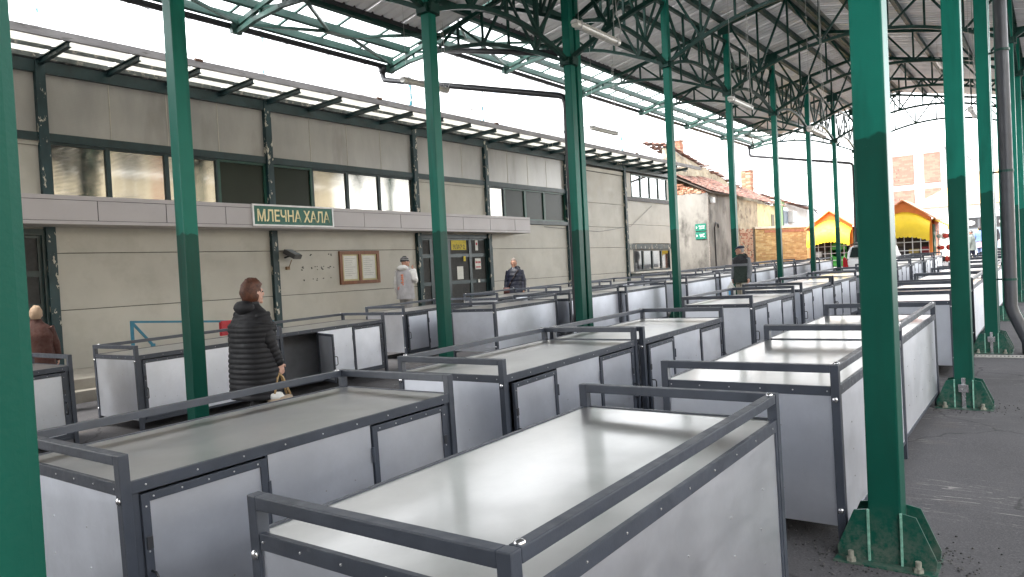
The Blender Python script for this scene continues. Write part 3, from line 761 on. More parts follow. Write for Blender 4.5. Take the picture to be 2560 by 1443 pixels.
# glazed awning along the top
XA = -12.25
yr_ = POSTS[1]-1.085*4
k = 0
AW = []
while yr_ < Y1:
    AW.append(yr_); yr_ += 1.0855
for y in AW:
    m_ = MB()
    for zo, hw in ((0, 0.035), (0.085, 0.035)):
        m_.bar((XW+0.05, y, 5.40+zo), (XA+0.02, y, 5.445+zo), hw*2, 0.014)
    m_.bar((XW+0.05, y, 5.4425), (XA+0.02, y, 5.4875), 0.016, 0.075)
    m_.build('awning_rafter', TEALPEEL if random.random() < 0.35 else TEAL, hall)
    if len(AW) and y < AW[-1]:
        MB().prism([(XW+0.03, y+0.02, 5.565), (XA+0.02, y+0.02, 5.60), (XA+0.02, y+0.02, 5.608), (XW+0.03, y+0.02, 5.573)], (0, 1.045, 0)).build('awning_sheet', AWNGL, hall)
DIRT = mat('dirty_beam', (0.10, 0.115, 0.115), 0.7, var=0.5, vscale=5, col2=(0.32, 0.30, 0.27), c2lo=0.55, c2hi=0.62)
hp('awning_purlin', DIRT, (-12.84, -12.79, Y0, Y1+0.1, 5.52, 5.575))
hp('awning_purlin', DIRT, (XW+0.09, XW+0.13, Y0, Y1+0.1, 5.49, 5.565))
hp('awning_edge', mat('weathered_grey_edge', (0.30, 0.285, 0.285), 0.6, var=0.25, vscale=4, col2=(0.12, 0.11, 0.10), c2lo=0.58, c2hi=0.7, sc=(1, 0.4, 2)), (XA-0.02, XA+0.035, Y0, Y1+0.3, 5.53, 5.66), bevel=0.006)
for y in (7.48, 11.85, 16.2, 20.7, 24.6): hp('rusty_bracket', mat('rust', (0.10, 0.05, 0.03), 0.9, var=0.4, vscale=20), (XA-0.01, XA+0.045, y-0.10, y+0.05, 5.64, 5.69), bevel=0.01)
# dirt line along the glass edge
hp('awning_gutter_dirt', DIRT, (XW+0.02, XW+0.09, Y0, Y1, 5.485, 5.53))
# grey canopy over the doors
XF = -12.75
FY0, FY1, FZ0, FZ1 = 3.46, 18.28, 2.735, 3.20
hp('fascia_core', SEAM, (XW-0.0, XF-0.012, FY0+0.012, FY1-0.012, FZ0+0.02, FZ1-0.02))
hp('soffit', mat('soffit_panel', (0.38, 0.35, 0.335), 0.5), (XW, XF-0.01, FY0, FY1, FZ0-0.002, FZ0+0.018))
hp('fascia_edge', FASC, (XW, XF+0.002, FY0, FY1, FZ1-0.07, FZ1), bevel=0.003)
hp('fascia_edge', FASC, (XF-0.03, XF+0.002, FY0, FY1, FZ0, FZ0+0.055), bevel=0.003)
fy = [FY0]+[4.629+1.1705*k for k in range(0, 12) if 4.629+1.1705*k < FY1-0.2]+[FY1]
for a, b in zip(fy, fy[1:]):
    hp('fascia_panel', FASC, (XF-0.02, XF, a+0.007, b-0.007, FZ0+0.063, FZ1-0.078), bevel=0.002)
hp('fascia_end', FASC, (XW, XF-0.002, FY1-0.012, FY1, FZ0+0.06, FZ1-0.075))
# doors
def glazed_door(ya, yb, z0, z1, cols, rows, x=XW-0.02):
    """frame with glass panes: cols/rows are lists of fractions"""
    d = hp('entrance_door', DOORG, (x-0.08, x+0.06, ya, ya+0.14, z0, z1), (x-0.08, x+0.06, yb-0.14, yb, z0, z1), (x-0.08, x+0.06, ya+.14, yb-.14, z1-0.1, z1))
    cs = [ya+0.14+(yb-ya-0.28)*c for c in cols]; rs = [z0+(z1-0.1-z0)*r for r in rows]
    for a, b in zip(cs, cs[1:]):
        for c, e in zip(rs, rs[1:]):
            MB().box(x-0.05, x-0.042, a+0.05, b-0.05, c+0.05, e-0.05).build('door_pane', GLASSD, d)
    bars = MB()
    for c in cs: bars.box(x-0.07, x+0.0, c-0.055, c+0.055, z0, z1-0.1)
    for r_ in rs: bars.box(x-0.065, x-0.006, ya+0.14, yb-0.14, r_-0.05, r_+0.05)
    bars.build('door_frame', DOORG, d)
    return d
ZP = 0.34
d1 = glazed_door(13.95, 17.08, ZP, 2.70, [0, 0.17, 0.42, 0.74, 1.0], [0, 0.16, 0.46, 0.79, 1.0])
d2 = glazed_door(2.2, 5.31, ZP, 2.70, [0, 0.25, 0.5, 0.75, 1.0], [0, 0.2, 0.48, 0.72, 1.0])
PAPER = mat('white_paper', (0.72, 0.72, 0.68), 0.7, var=0.08, vscale=20)
YEL = mat('yellow_banner', (0.60, 0.47, 0.03), 0.6, var=0.2, vscale=12)
REDM = mat('red_print', (0.50, 0.03, 0.05), 0.5)
xg = XW-0.062
def sticker(name, y0, y1, z0, z1, m, par, x=xg): return MB().box(x, x+0.004, y0, y1, z0, z1).build(name, m, par)
b_ = sticker('banner', 15.42, 16.06, 2.28, 2.56, YEL, d1, XW-0.05)
me = text_mesh('УЛАЗ 2', 0.5, 0.13, 0.002)
o = part(me, 'lettering', b_); me.materials.append(mat('dark_print', (0.05, 0.05, 0.03), 0.6)); o.matrix_local = Matrix.Translation(Vector((XW-0.045, 15.74, 2.37))-WLOC[hall.name]) @ Matrix(((0, 0, 1, 0), (1, 0, 0, 0), (0, 1, 0, 0), (0, 0, 0, 1)))
sticker('notice', 15.62, 15.88, 1.46, 1.82, PAPER, d1, XW-0.05)
sticker('notice', 15.40, 15.92, 1.44, 2.05, mat('pale_green_film', (0.40, 0.48, 0.38), 0.5), d1, XW-0.056)
st = sticker('warning_sign', 16.36, 16.62, 1.72, 2.03, PAPER, d1, XW+0.002)
for yy_ in (16.41, 16.49, 16.57): MB().tube([(XW+0.006, yy_, 1.92), (XW+0.009, yy_, 1.92)], 0.033, 12).build('prohibition_disc', REDM, st)
MB().box(XW+0.006, XW+0.009, 16.385, 16.595, 1.765, 1.80).build('red_bar', REDM, st)
sticker('sticker', 16.46, 16.54, 1.34, 1.43, PAPER, d1, XW+0.002)
sticker('sticker', 15.86, 15.95, 1.96, 2.10, YEL, d1, XW+0.002)
st = sticker('notice', 16.44, 16.56, 2.26, 2.56, PAPER, d1, XW-0.03)
MB().tube([(XW-0.024, 16.5, 2.45), (XW-0.02, 16.5, 2.45)], 0.04, 12).build('red_disc', REDM, st)
sticker('notice', 4.48, 4.80, 1.75, 2.28, mat('pale_notice', (0.48, 0.49, 0.42), 0.6), d2, XW-0.05)
MB().box(XW+0.04, XW+0.07, 16.98, 17.10, 1.20, 1.42).box(XW+0.042, XW+0.058, 17.02, 17.05, 1.05, 1.20).build('intercom', mat('off_white_plastic', (0.6, 0.58, 0.52), 0.5), d1, bevel=0.004)
# display cases seen through the glass: pale shelves just behind the panes
for (a, b, z) in ((15.3, 16.0, 0.95), (16.35, 16.75, 0.95), (14.2, 14.5, 1.1)):
    MB().box(XW-0.066, XW-0.064, a, b, z, z+0.10).build('display_case', mat('display_white', (0.50, 0.52, 0.53), 0.4, var=0.4, vscale=14), d1)
# steps and raised floor
hp('step', CONC, (XW, -11.72, Y0, 17.6, -0.4, ZP), bevel=0.01)
hp('step', CONC, (-11.73, -11.50, Y0, 7.0, -0.4, 0.185), bevel=0.01)
# small holes left in the wall
DOT = mat('black_dot', (0.02, 0.02, 0.02), 0.8)
for i in range(34):
    y, z = random.choice([10.35, 10.6, 10.72, 10.9, 11.1, 11.2])+random.uniform(-.04, .04), random.choice([2.20, 1.93, 1.90, 1.66])+random.uniform(-.03, .02)
    MB().ell((XW+0.001, y, z), 0.003, random.uniform(.012, .03), 0.012, 6, 4).build('wall_hole', DOT, hall)
MB().tube([(XW+0.01, 20.0, 3.0), (XW+0.05, 23.5, 2.88), (XW+0.05, 26.0, 3.12), (XW+0.02, 28.0, 4.0)], 0.008, 5).build('wall_cable', BLACKPIPE, hall)
# ---------------------------------------------------------------- things on the hall
sg = thing('shop_sign', 'green sign reading МЛЕЧНА ХАЛА in pale yellow letters on the grey fascia', 'sign', (XF, 9.71, FZ0))
MB().box(XF+0.003, XF+0.035, 8.73, 10.69, 2.80, 3.175).build('sign_board', mat('sign_green', (0.012, 0.12, 0.085), 0.4), sg)
SW = mat('sign_silver_edge', (0.55, 0.55, 0.55), 0.35, 0.4)
for b in ((8.70, 8.735, 2.77, 3.205), (10.685, 10.72, 2.77, 3.205), (8.735, 10.685, 2.77, 2.802), (8.735, 10.685, 3.172, 3.205)):
    MB().box(XF+0.003, XF+0.045, *b).build('sign_edge', SW, sg)
me = text_mesh('МЛЕЧНА ХАЛА', 1.80, 0.245, 0.006); me.materials.append(mat('sign_cream', (0.85, 0.76, 0.45), 0.5))
o = part(me, 'lettering', sg); ROTX = Matrix(((0, 0, 1, 0), (1, 0, 0, 0), (0, 1, 0, 0), (0, 0, 0, 1)))
o.matrix_local = Matrix.Translation((0.036, 0.0, 2.985-FZ0)) @ ROTX
nb = thing('notice_board', 'brown wooden double notice board with pale sheets on the cream wall', 'notice board', (XW, 12.0, 1.5))
WOOD = mat('brown_wood', (0.20, 0.075, 0.03), 0.5, var=0.3, vscale=6, sc=(1, 4, 0.6))
for b in ((11.38, 11.46, 1.50, 2.28), (11.96, 12.04, 1.58, 2.20), (12.54, 12.62, 1.50, 2.28), (11.46, 12.54, 1.50, 1.58), (11.46, 12.54, 2.20, 2.28)):
    MB().box(XW+0.002, XW+0.05, *b).build('frame', WOOD, nb, bevel=0.003)
for a, b in ((11.46, 11.96), (12.04, 12.54)):
    q = MB().box(XW+0.004, XW+0.02, a, b, 1.58, 2.20).build('backing', mat('yellowed_board', (0.55, 0.50, 0.28), 0.6), nb)
    s_ = MB().box(XW+0.021, XW+0.024, a+0.05, b-0.05, 1.62, 2.17).build('paper_sheet', PAPER, nb)
    for i in range(9): MB().box(XW+0.0245, XW+0.0255, a+0.08, b-0.08-random.uniform(0, .15), 2.10-i*0.05, 2.108-i*0.05).build('print_line', mat('grey_print', (0.35, 0.35, 0.33), 0.7), s_)
fl = thing('floodlight', 'small grey floodlight tilted down on the wall beside the notice board', 'floodlight', (XW, 9.9, 2.1))
hd = MB().box(-0.05, 0.05, -0.14, 0.14, -0.15, 0.15).mesh('lamp_body', mat('grey_lamp', (0.09, 0.09, 0.09), 0.5), bevel=0.015)
o = part(hd, 'lamp_body', fl, (0.20, 0.06, 0.12), (0, R(-62), R(20)))
part(MB().box(0.051, 0.055, -0.12, 0.12, -0.12, 0.12).mesh('lamp_glass', GLASSP), 'lamp_glass', o)
MB().bar((XW, 9.9, 2.15), (XW+0.18, 9.95, 2.2), 0.03).build('bracket', BLACKPIPE, fl)
MB().tube([(XW+0.17, 9.95, 2.1), (XW+0.12, 9.93, 1.98), (XW+0.05, 9.95, 1.93)], 0.008, 6).box(XW+0.0, XW+0.06, 9.9, 9.98, 1.89, 1.96).build('cable_box', mat('tan_box', (0.25, 0.16, 0.09), 0.7), fl)
rl_ = thing('handrail', 'thin blue steel handrail on the step in front of the dairy hall', 'handrail', (-11.8, 7.6, ZP))
BLUE = mat('teal_blue_rail', (0.02, 0.16, 0.24), 0.4, var=0.2)
for y in (5.79, 8.4): MB().box(-11.86, -11.82, y-0.02, y+0.02, ZP, 1.12-(y-5.79)*.08).build('post', BLUE, rl_)
MB().bar((-11.84, 5.77, 1.12), (-11.84, 8.42, 0.91), 0.035).build('top_bar', BLUE, rl_)
MB().bar((-11.84, 5.80, 1.10), (-11.84, 6.12, 0.70), 0.035).build('brace_bar', BLUE, rl_)
MB().box(-11.86, -11.82, 6.08, 6.14, ZP, 0.74).build('post', BLUE, rl_)
rb = MB().box(-11.88, -11.80, 7.32, 7.75, 0.74, 1.0); single(rb, 'red_box', mat('red_box_paint', (0.42, 0.02, 0.03), 0.45, var=0.25, vscale=9), 'red metal box hung on the blue handrail', 'box', (-11.84, 7.53, 0.74), bevel=0.01)
# ---------------------------------------------------------------- hanging tube lamps
LH = mat('lamp_grey_plastic', (0.62, 0.61, 0.58), 0.45); LD = mat('lamp_diffuser', (0.70, 0.68, 0.62), 0.25)
def tube_lamp(x, y, z, label, dz, along='Y'):
    L = thing('tube_lamp', label, 'lamp', (x, y, z), 'hanging tube lamps')
    h = MB().rings([(0, 0, 0, .055, .045, .7), (0, 0, 1.27, .055, .045, .7)], 12)
    h.v = [(a, c, max(0.0, b)+0.01) for a, b, c in h.v]; hs_ = part(h.mesh('housing', LH, bevel=0.0), 'housing', L)
    d = MB().rings([(0, 0, .02, .058, .05, .8), (0, 0, 1.25, .058, .05, .8)], 12)
    d.v = [(a, c, min(0.004, b)) for a, b, c in d.v]; part(d.mesh('diffuser', LD), 'diffuser', L)
    zt_ = zr(x)+dz
    for yy_ in (0.12, 1.15):
        MB().tube([(x, y+yy_, z+0.05), (x, y+yy_, zt_)], 0.0035, 5).build('hanger_wire', mat('pale_wire', (0.5, 0.5, 0.48), 0.4), L)
        MB().box(x-0.06, x+0.06, y+yy_-0.012, y+yy_+0.012, z-0.05, z+0.058).build('clip', SW, L, bevel=0.004)
    MB().tube([(x, y+1.2, zt_), (x+0.02, y+1.21, z+0.5), (x+0.03, y+1.32, z+0.2), (x, y+1.27, z+0.03)], 0.006, 6).build('power_cable', MAT['pale_wire'], L)
    return L
for x, y, z, dz, lab in ((-5.24, 8.81, 4.97, -.76, 'pale tube lamp hanging near the double downpipe column'), (-9.54, 9.82, 5.22, -.76, 'tube lamp hanging under the glazed eave beside the sloping black downpipe'),
                     (-8.68, 15.12, 4.87, 0, 'tube lamp hanging in the open between canopy and dairy hall awning'), (-5.15, 14.54, 4.82, 0, 'tube lamp hanging low inside the higher canopy behind the downpipe column'),
                     (-3.95, 15.64, 4.18, 0, 'tube lamp hanging lowest, before the far end of the higher canopy'), (-2.65, 24.75, 7.1, 0, 'tube lamp hung high under the right slope of the higher canopy'),
                     (-1.42, 18.76, 4.6, 0, 'tube lamp hanging beside the row of bolted columns')):
    tube_lamp(x, y, z, lab, dz)
# ---------------------------------------------------------------- drain grate
dg = thing('drain_grate', 'pale slotted drain grate let into the asphalt by the columns', 'drain grate', (-0.1, 11.2, gz(-0.1, 11.2)))
GR = mat('grate_zinc', (0.42, 0.41, 0.38), 0.5, 0.3)
x = -0.9
while x < 1.2:
    g = gz(x, 11.2); MB().box(x, x+0.022, 11.13, 11.28, g-0.01, g+0.006).build('slat', GR, dg); x += 0.042
for y in (11.115, 11.275): MB().box(-0.9, 1.2, y, y+0.02, gz(0, 11.2)-0.02, gz(0, 11.2)+0.007).build('grate_edge', GR, dg)

# ================================================================== BACKGROUND
def brickwork(x0, x1, z0, z1, y, m_list, bl=0.25, bh=0.075, dep=0.02, jit=0.004, along='X', skip=0.0):
    """bricks as real boxes on a wall face at y (facing -Y); returns an MB"""
    mb = MB(); z = z0; r_ = 0
    while z < z1-0.02:
        x = x0 - (bl/2 if r_ % 2 else 0)
        while x < x1:
            a, b = max(x0, x+0.006), min(x1, x+bl-0.006)
            if b-a > 0.03 and random.random() >= skip:
                o = random.uniform(-jit, jit)
                mb.box(a, b, y-dep+o, y+0.005, z+0.005, min(z1, z+bh-0.005), random.randrange(len(m_list)))
            x += bl
        z += bh; r_ += 1
    return mb
def transform(mb, M4):
    mb.v = [tuple(M4 @ Vector(v)) for v in mb.v]; return mb
# ---- ruined house
RX, RY = -13.15, 33.5
gr = gz(RX, RY)
ruin = thing('ruined_house', 'ruined old house with cracked concrete wall, sagging tile roof and two chimneys', 'house', (RX-1, RY+5, gr))
RCONC = mat('stained_concrete', (0.21, 0.198, 0.178), 0.85, var=0.45, vscale=0.9, bmp=0.4, bscale=14, col2=(0.055, 0.050, 0.044), c2lo=0.49, c2hi=0.70, sc=(1, 1, 0.5))
RPLAS = mat('old_yellow_plaster', (0.32, 0.285, 0.205), 0.85, var=0.35, vscale=1.6, bmp=0.3, bscale=20, col2=(0.17, 0.135, 0.10), c2lo=0.52, c2hi=0.62)
RYEL = mat('pale_yellow_wall', (0.52, 0.49, 0.27), 0.8, var=0.2, vscale=2, col2=(0.24, 0.21, 0.16), c2lo=0.58, c2hi=0.70)
RGRN = mat('pale_green_wall', (0.35, 0.52, 0.28), 0.8, var=0.1)
RWHT = mat('old_whitewash', (0.60, 0.58, 0.55), 0.8, var=0.15, vscale=2, col2=(0.35, 0.32, 0.30), c2lo=0.6, c2hi=0.7)
BR1, BR2, BR3 = mat('red_brick_a', (0.27, 0.11, 0.065), 0.85, var=0.3), mat('red_brick_b', (0.33, 0.155, 0.09), 0.85, var=0.3), mat('pale_brick', (0.38, 0.26, 0.175), 0.85, var=0.2)
TL1, TL2, TL3 = mat('roof_tile_a', (0.20, 0.095, 0.07), 0.8, var=0.35), mat('roof_tile_b', (0.27, 0.155, 0.12), 0.8, var=0.35), mat('roof_tile_c', (0.13, 0.075, 0.06), 0.8, var=0.25)
def rw(name, m, *b, **k): return MB().box(*b).build(name, m, ruin, bevel=k.get('bevel', 0.01))
rw('front_wall', RCONC, -18.5, RX, RY, RY+0.4, gr-0.4, 4.85)
rw('side_wall', RCONC, RX-0.4, RX, RY+0.4, RY+3.9, gr-0.4, 4.80)
rw('side_wall', RPLAS, RX-0.4, RX-0.01, RY+3.9, RY+7.2, gr-0.4, 4.72)
rw('side_wall', RYEL, RX-0.4, RX-0.02, RY+7.2, RY+11.3, gr-0.4, 4.62)
rw('side_wall', RGRN, RX-0.4, RX-0.05, RY+11.3, RY+12.4, gr-0.4, 5.0)
rw('side_wall', RWHT, RX-0.6, RX-0.03, RY+12.4, RY+17.5, gr-0.4, 4.9)
MB().tube([(RX+0.01, RY+0.02, 4.8), (RX+0.02, RY-0.03, 3.2), (RX+0.01, RY-0.02, 1.0)], 0.04, 6).build('corner_crack', mat('rubble_grey', (0.20, 0.18, 0.16), 0.9, var=0.4, vscale=20), ruin)
# exposed brick patch low on the side wall
bk = brickwork(0, 2.0, 0.5, 3.2, 0, [BR1, BR3, BR3], 0.25, 0.08, 0.015, 0.006, skip=0.12)
transform(bk, Matrix.Translation((RX-0.002, RY+4.2, 0)) @ Matrix.Rotation(math.pi/2, 4, 'Z'))
bo = bk.build('exposed_bricks', [BR1, BR3, BR3], ruin); bo['kind'] = 'stuff'
rw('damp_stain', mat('dark_damp_plaster', (0.10, 0.085, 0.065), 0.9, var=0.5, vscale=4), RX-0.02, RX+0.006, RY+5.9, RY+6.9, gr, 3.1)
# broken brick gable above the concrete front
gb = MB()
for i in range(330):
    x = random.uniform(-18.0, RX-0.15); zmax = 4.85+min(0.75, 0.36*(RX-x)); z = random.uniform(4.84, zmax)
    a = random.uniform(-.5, .5)
    gb.bar((x-0.11*math.cos(a), RY+random.uniform(0.02, .22), z-0.11*math.sin(a)*.4), (x+0.11*math.cos(a), RY+random.uniform(0.02, .22), z+0.11*math.sin(a)*.4), 0.12, 0.065, random.randrange(3))
go = gb.build('brick_rubble', [BR1, BR2, BR3], ruin); go['kind'] = 'stuff'
rw('gable_core', BR1, -18.4, RX-1.2, RY+0.1, RY+0.3, 4.8, 5.35)
# sagging lean-to roof of tiles
def roofz(u, v): # u 0..1 from eave to top, v metres along
    return 4.90 + 1.25*u - 0.022*v - 0.10*math.sin(v*0.9)*u - 0.012*max(0, v-8)
tl = MB(); v = 0.0
while v < 11.6:
    for k in range(13):
        u0, u1 = k/13-0.01, (k+1)/13+0.03
        if random.random() < 0.03: continue
        y = RY-0.15+v+random.uniform(-.02, .02); j = random.uniform(-.012, .02)
        xa, xb = RX+0.28-2.35*u0, RX+0.28-2.35*u1
        za, zb_ = roofz(u0, v)+0.03+j, roofz(u1, v)+j
        tl.add([(xa, y, za), (xa, y+0.19, za), (xb, y+0.19, zb_), (xb, y, zb_), (xa, y, za-0.03), (xa, y+0.19, za-0.03), (xb, y+0.19, zb_-0.03), (xb, y, zb_-0.03)],
               [(0, 1, 2, 3), (7, 6, 5, 4), (0, 4, 5, 1), (1, 5, 6, 2), (2, 6, 7, 3), (3, 7, 4, 0)], random.randrange(3))
    v += 0.205
to = tl.build('roof_tiles', [TL1, TL2, TL3], ruin); to['kind'] = 'stuff'
MB().prism([(RX+0.25, RY-0.1, 4.84), (RX-2.1, RY-0.1, 6.0), (RX-2.1, RY-0.1, 5.95), (RX+0.25, RY-0.1, 4.78)], (0, 3.0, 0)).build('roof_board', mat('dark_rotten_wood', (0.07, 0.055, 0.045), 0.9, var=0.4), ruin)
# fire wall with tile coping and second roof behind
fwz = lambda y: 7.25-0.145*(y-35.2)
fwp = MB(); ys_ = [RY+0.6+i*0.5 for i in range(33)]
for a, b in zip(ys_, ys_[1:]):
    ja, jb = 0.16*noise.noise(Vector((a*1.3, 0, 0))), 0.16*noise.noise(Vector((b*1.3, 0, 0)))
    fwp.prism([(-15.25, a, 3.5), (-15.25, b, 3.5), (-15.25, b, fwz(b)+jb-.12), (-15.25, a, fwz(a)+ja-.12)], (-0.35, 0, 0))
fwp.build('fire_wall', RPLAS, ruin)
cp = MB()
for i in range(80):
    y = RY+0.4+i*0.205; z = fwz(y)+0.16*noise.noise(Vector((y*1.3, 0, 0)))
    if random.random() < 0.08: continue
    for k in range(5):
        x = -15.1-k*0.3; zz = z+0.02+(-0.05 if k == 0 else 0.06*k)+random.uniform(-.015, .015)
        cp.box(x-0.33, x, y, y+0.19, zz-0.02, zz+0.02, random.randrange(3))
co = cp.build('coping_tiles', [TL1, TL2, TL3], ruin); co['kind'] = 'stuff'
def chimney(x, y, w_, z0, z1):
    bk = MB(); z = z0; r_ = 0
    while z < z1:
        n = 2; st = w_/n
        for sx in range(n):
            for sy in range(n):
                x0 = x-w_/2+sx*st; y0 = y-w_/2+sy*st; o = random.uniform(-.012, .012)
                bk.box(x0+.006+o, x0+st-.006+o, y0+.006+o, y0+st-.006+o, z+0.006, z+0.074, random.randrange(3))
        z += 0.08; r_ += 1
    c = MB().box(x-w_/2+.03, x+w_/2-.03, y-w_/2+.03, y+w_/2-.03, z0-1.5, z1-.05).build('chimney', mat('chimney_mortar', (0.33, 0.28, 0.23), 0.9), ruin)
    q = bk.build('chimney_bricks', [BR1, BR2, BR3], c); q['kind'] = 'stuff'
    MB().box(x-w_/2-.06, x+w_/2+.06, y-w_/2-.06, y+w_/2+.06, z1, z1+0.09).build('chimney_cap', RWHT, c, bevel=0.02)
    MB().box(x-w_/2-.03, x+w_/2+.03, y-w_/2-.03, y+w_/2+.03, z0-.3, z0+.12).build('chimney_flashing', mat('dark_flashing', (0.10, 0.07, 0.06), 0.8), c)
chimney(-15.6, 36.0, 0.46, 6.7, 7.85); chimney(-15.75, 47.0, 0.62, 5.7, 7.2)
# things fixed on the ruin's side
MB().box(RX, RX+0.3, RY+12.9, RY+13.8, 3.7, 4.4).build('air_conditioner', mat('ac_white', (0.6, 0.6, 0.58), 0.5), ruin, bevel=0.03)
for i in range(7): MB().box(RX+0.301, RX+0.31, RY+12.95, RY+13.75, 3.76+i*0.085, 3.80+i*0.085).build('ac_slat', mat('ac_grey', (0.25, 0.25, 0.25), 0.5), ruin)
MB().box(RX-0.02, RX+0.01, RY+9.6, RY+10.1, 2.6, 4.1).build('narrow_window', mat('dark_shutter', (0.16, 0.14, 0.10), 0.7), ruin)
MB().box(RX-0.03, RX+0.0, RY+12.0, RY+12.9, 2.9, 4.6).build('side_window', GLASSP, ruin)
MB().tube([(RX+0.03, RY+0.7, 1.0), (RX+0.03, RY+0.7, 3.2), (RX+0.04, RY+0.85, 3.42), (RX+0.04, RY+1.1, 3.4), (RX+0.03, RY+1.2, 3.2)], 0.03, 6).build('wall_pipe', BLACKPIPE, ruin)
MB().box(RX+0.0, RX+0.18, RY+0.25, RY+0.55, 4.35, 4.62).build('wall_lamp', mat('white_lamp', (0.7, 0.7, 0.68), 0.5), ruin, bevel=0.03)
MB().tube([(RX-0.3, RY+12.5, 5.0), (RX+1.0, RY+14.5, 4.65), (RX+0.6, RY+17.5, 4.3)], 0.05, 6).build('gutter_edge', BLACKPIPE, ruin)
rf2 = MB()
for i in range(26):
    y = RY+11.8+i*0.24
    for k in range(6):
        x = RX+0.5-k*0.33; z = 4.85+0.13*k-0.045*(i*0.24)+random.uniform(-.01, .015)
        rf2.box(x-0.36, x, y, y+0.225, z-0.02, z+0.02, random.randrange(3))
r2 = rf2.build('lower_roof_tiles', [TL1, TL2, TL3], ruin); r2['kind'] = 'stuff'
GRN_SIGN = mat('sign_green_b', (0.01, 0.17, 0.115), 0.45)
for z, txt, lab, ww, hh in ((3.05, 'ПИЈАЧНА\nУПРАВА', 'green direction sign lettered ПИЈАЧНА УПРАВА on the concrete ruin wall', .32, .18), (2.66, 'WC', 'green WC direction sign under the other sign on the concrete ruin wall', .26, .17)):
    s_ = thing('direction_sign', lab, 'sign', (-13.5, RY-0.02, z))
    MB().box(-13.80, -13.27, RY-0.03, RY-0.005, z, z+0.34).build('sign_board', GRN_SIGN, s_, bevel=0.004)
    me = text_mesh(txt, ww, hh, 0.004); me.materials.append(mat('sign_white', (0.75, 0.76, 0.74), 0.5))
    o = part(me, 'lettering', s_); o.matrix_local = Matrix.Translation((0.03, -0.012, 0.17)) @ Matrix.Rotation(math.pi/2, 4, 'X')
    MB().prism([(-13.75, RY-0.034, z+0.1), (-13.75, RY-0.034, z+0.24), (-13.69, RY-0.034, z+0.17)], (0, 0.006, 0)).build('arrow', MAT['sign_white'], s_)
# ---- yellow brick wall
YB1, YB2, YB3 = mat('yellow_brick_a', (0.46, 0.33, 0.14), 0.8, var=0.15), mat('yellow_brick_b', (0.54, 0.41, 0.20), 0.8, var=0.15), mat('yellow_brick_c', (0.40, 0.26, 0.11), 0.8, var=0.12)
yw = thing('brick_wall', 'yellow brick garden wall between the ruined house and the kiosks', 'wall', (-12.1, 41.5, gz(-12, 41)))
A, B = Vector((-13.08, 39.9, 0)), Vector((-11.0, 43.1, 0)); LN = (B-A).length
MT = Matrix.Translation(A) @ Matrix.Rotation(math.atan2(B.y-A.y, B.x-A.x), 4, 'Z')
g = gz(-12, 41.5)
q = transform(MB().box(0, LN, 0.0, 0.25, g-0.3, 3.2), MT).build('wall_core', mat('yellow_mortar', (0.50, 0.42, 0.28), 0.9), yw)
bw = transform(brickwork(0, LN, g-0.1, 3.2, 0, [YB1, YB2, YB3], 0.26, 0.082), MT).build('bricks', [YB1, YB2, YB3], yw); bw['kind'] = 'stuff'
transform(MB().box(-0.05, LN+.05, -0.08, 0.3, 3.2, 3.32), MT).build('coping', mat('pale_coping', (0.60, 0.55, 0.45), 0.8), yw, bevel=0.01)
transform(MB().box(0.6, LN-0.5, -0.04, 0.0, 2.98, 3.12), MT).build('brick_band', BR2, yw)
transform(MB().box(LN-0.35, LN+.05, -0.07, 0.3, g-.2, 3.36), MT).build('end_pier', YB2, yw, bevel=0.01)
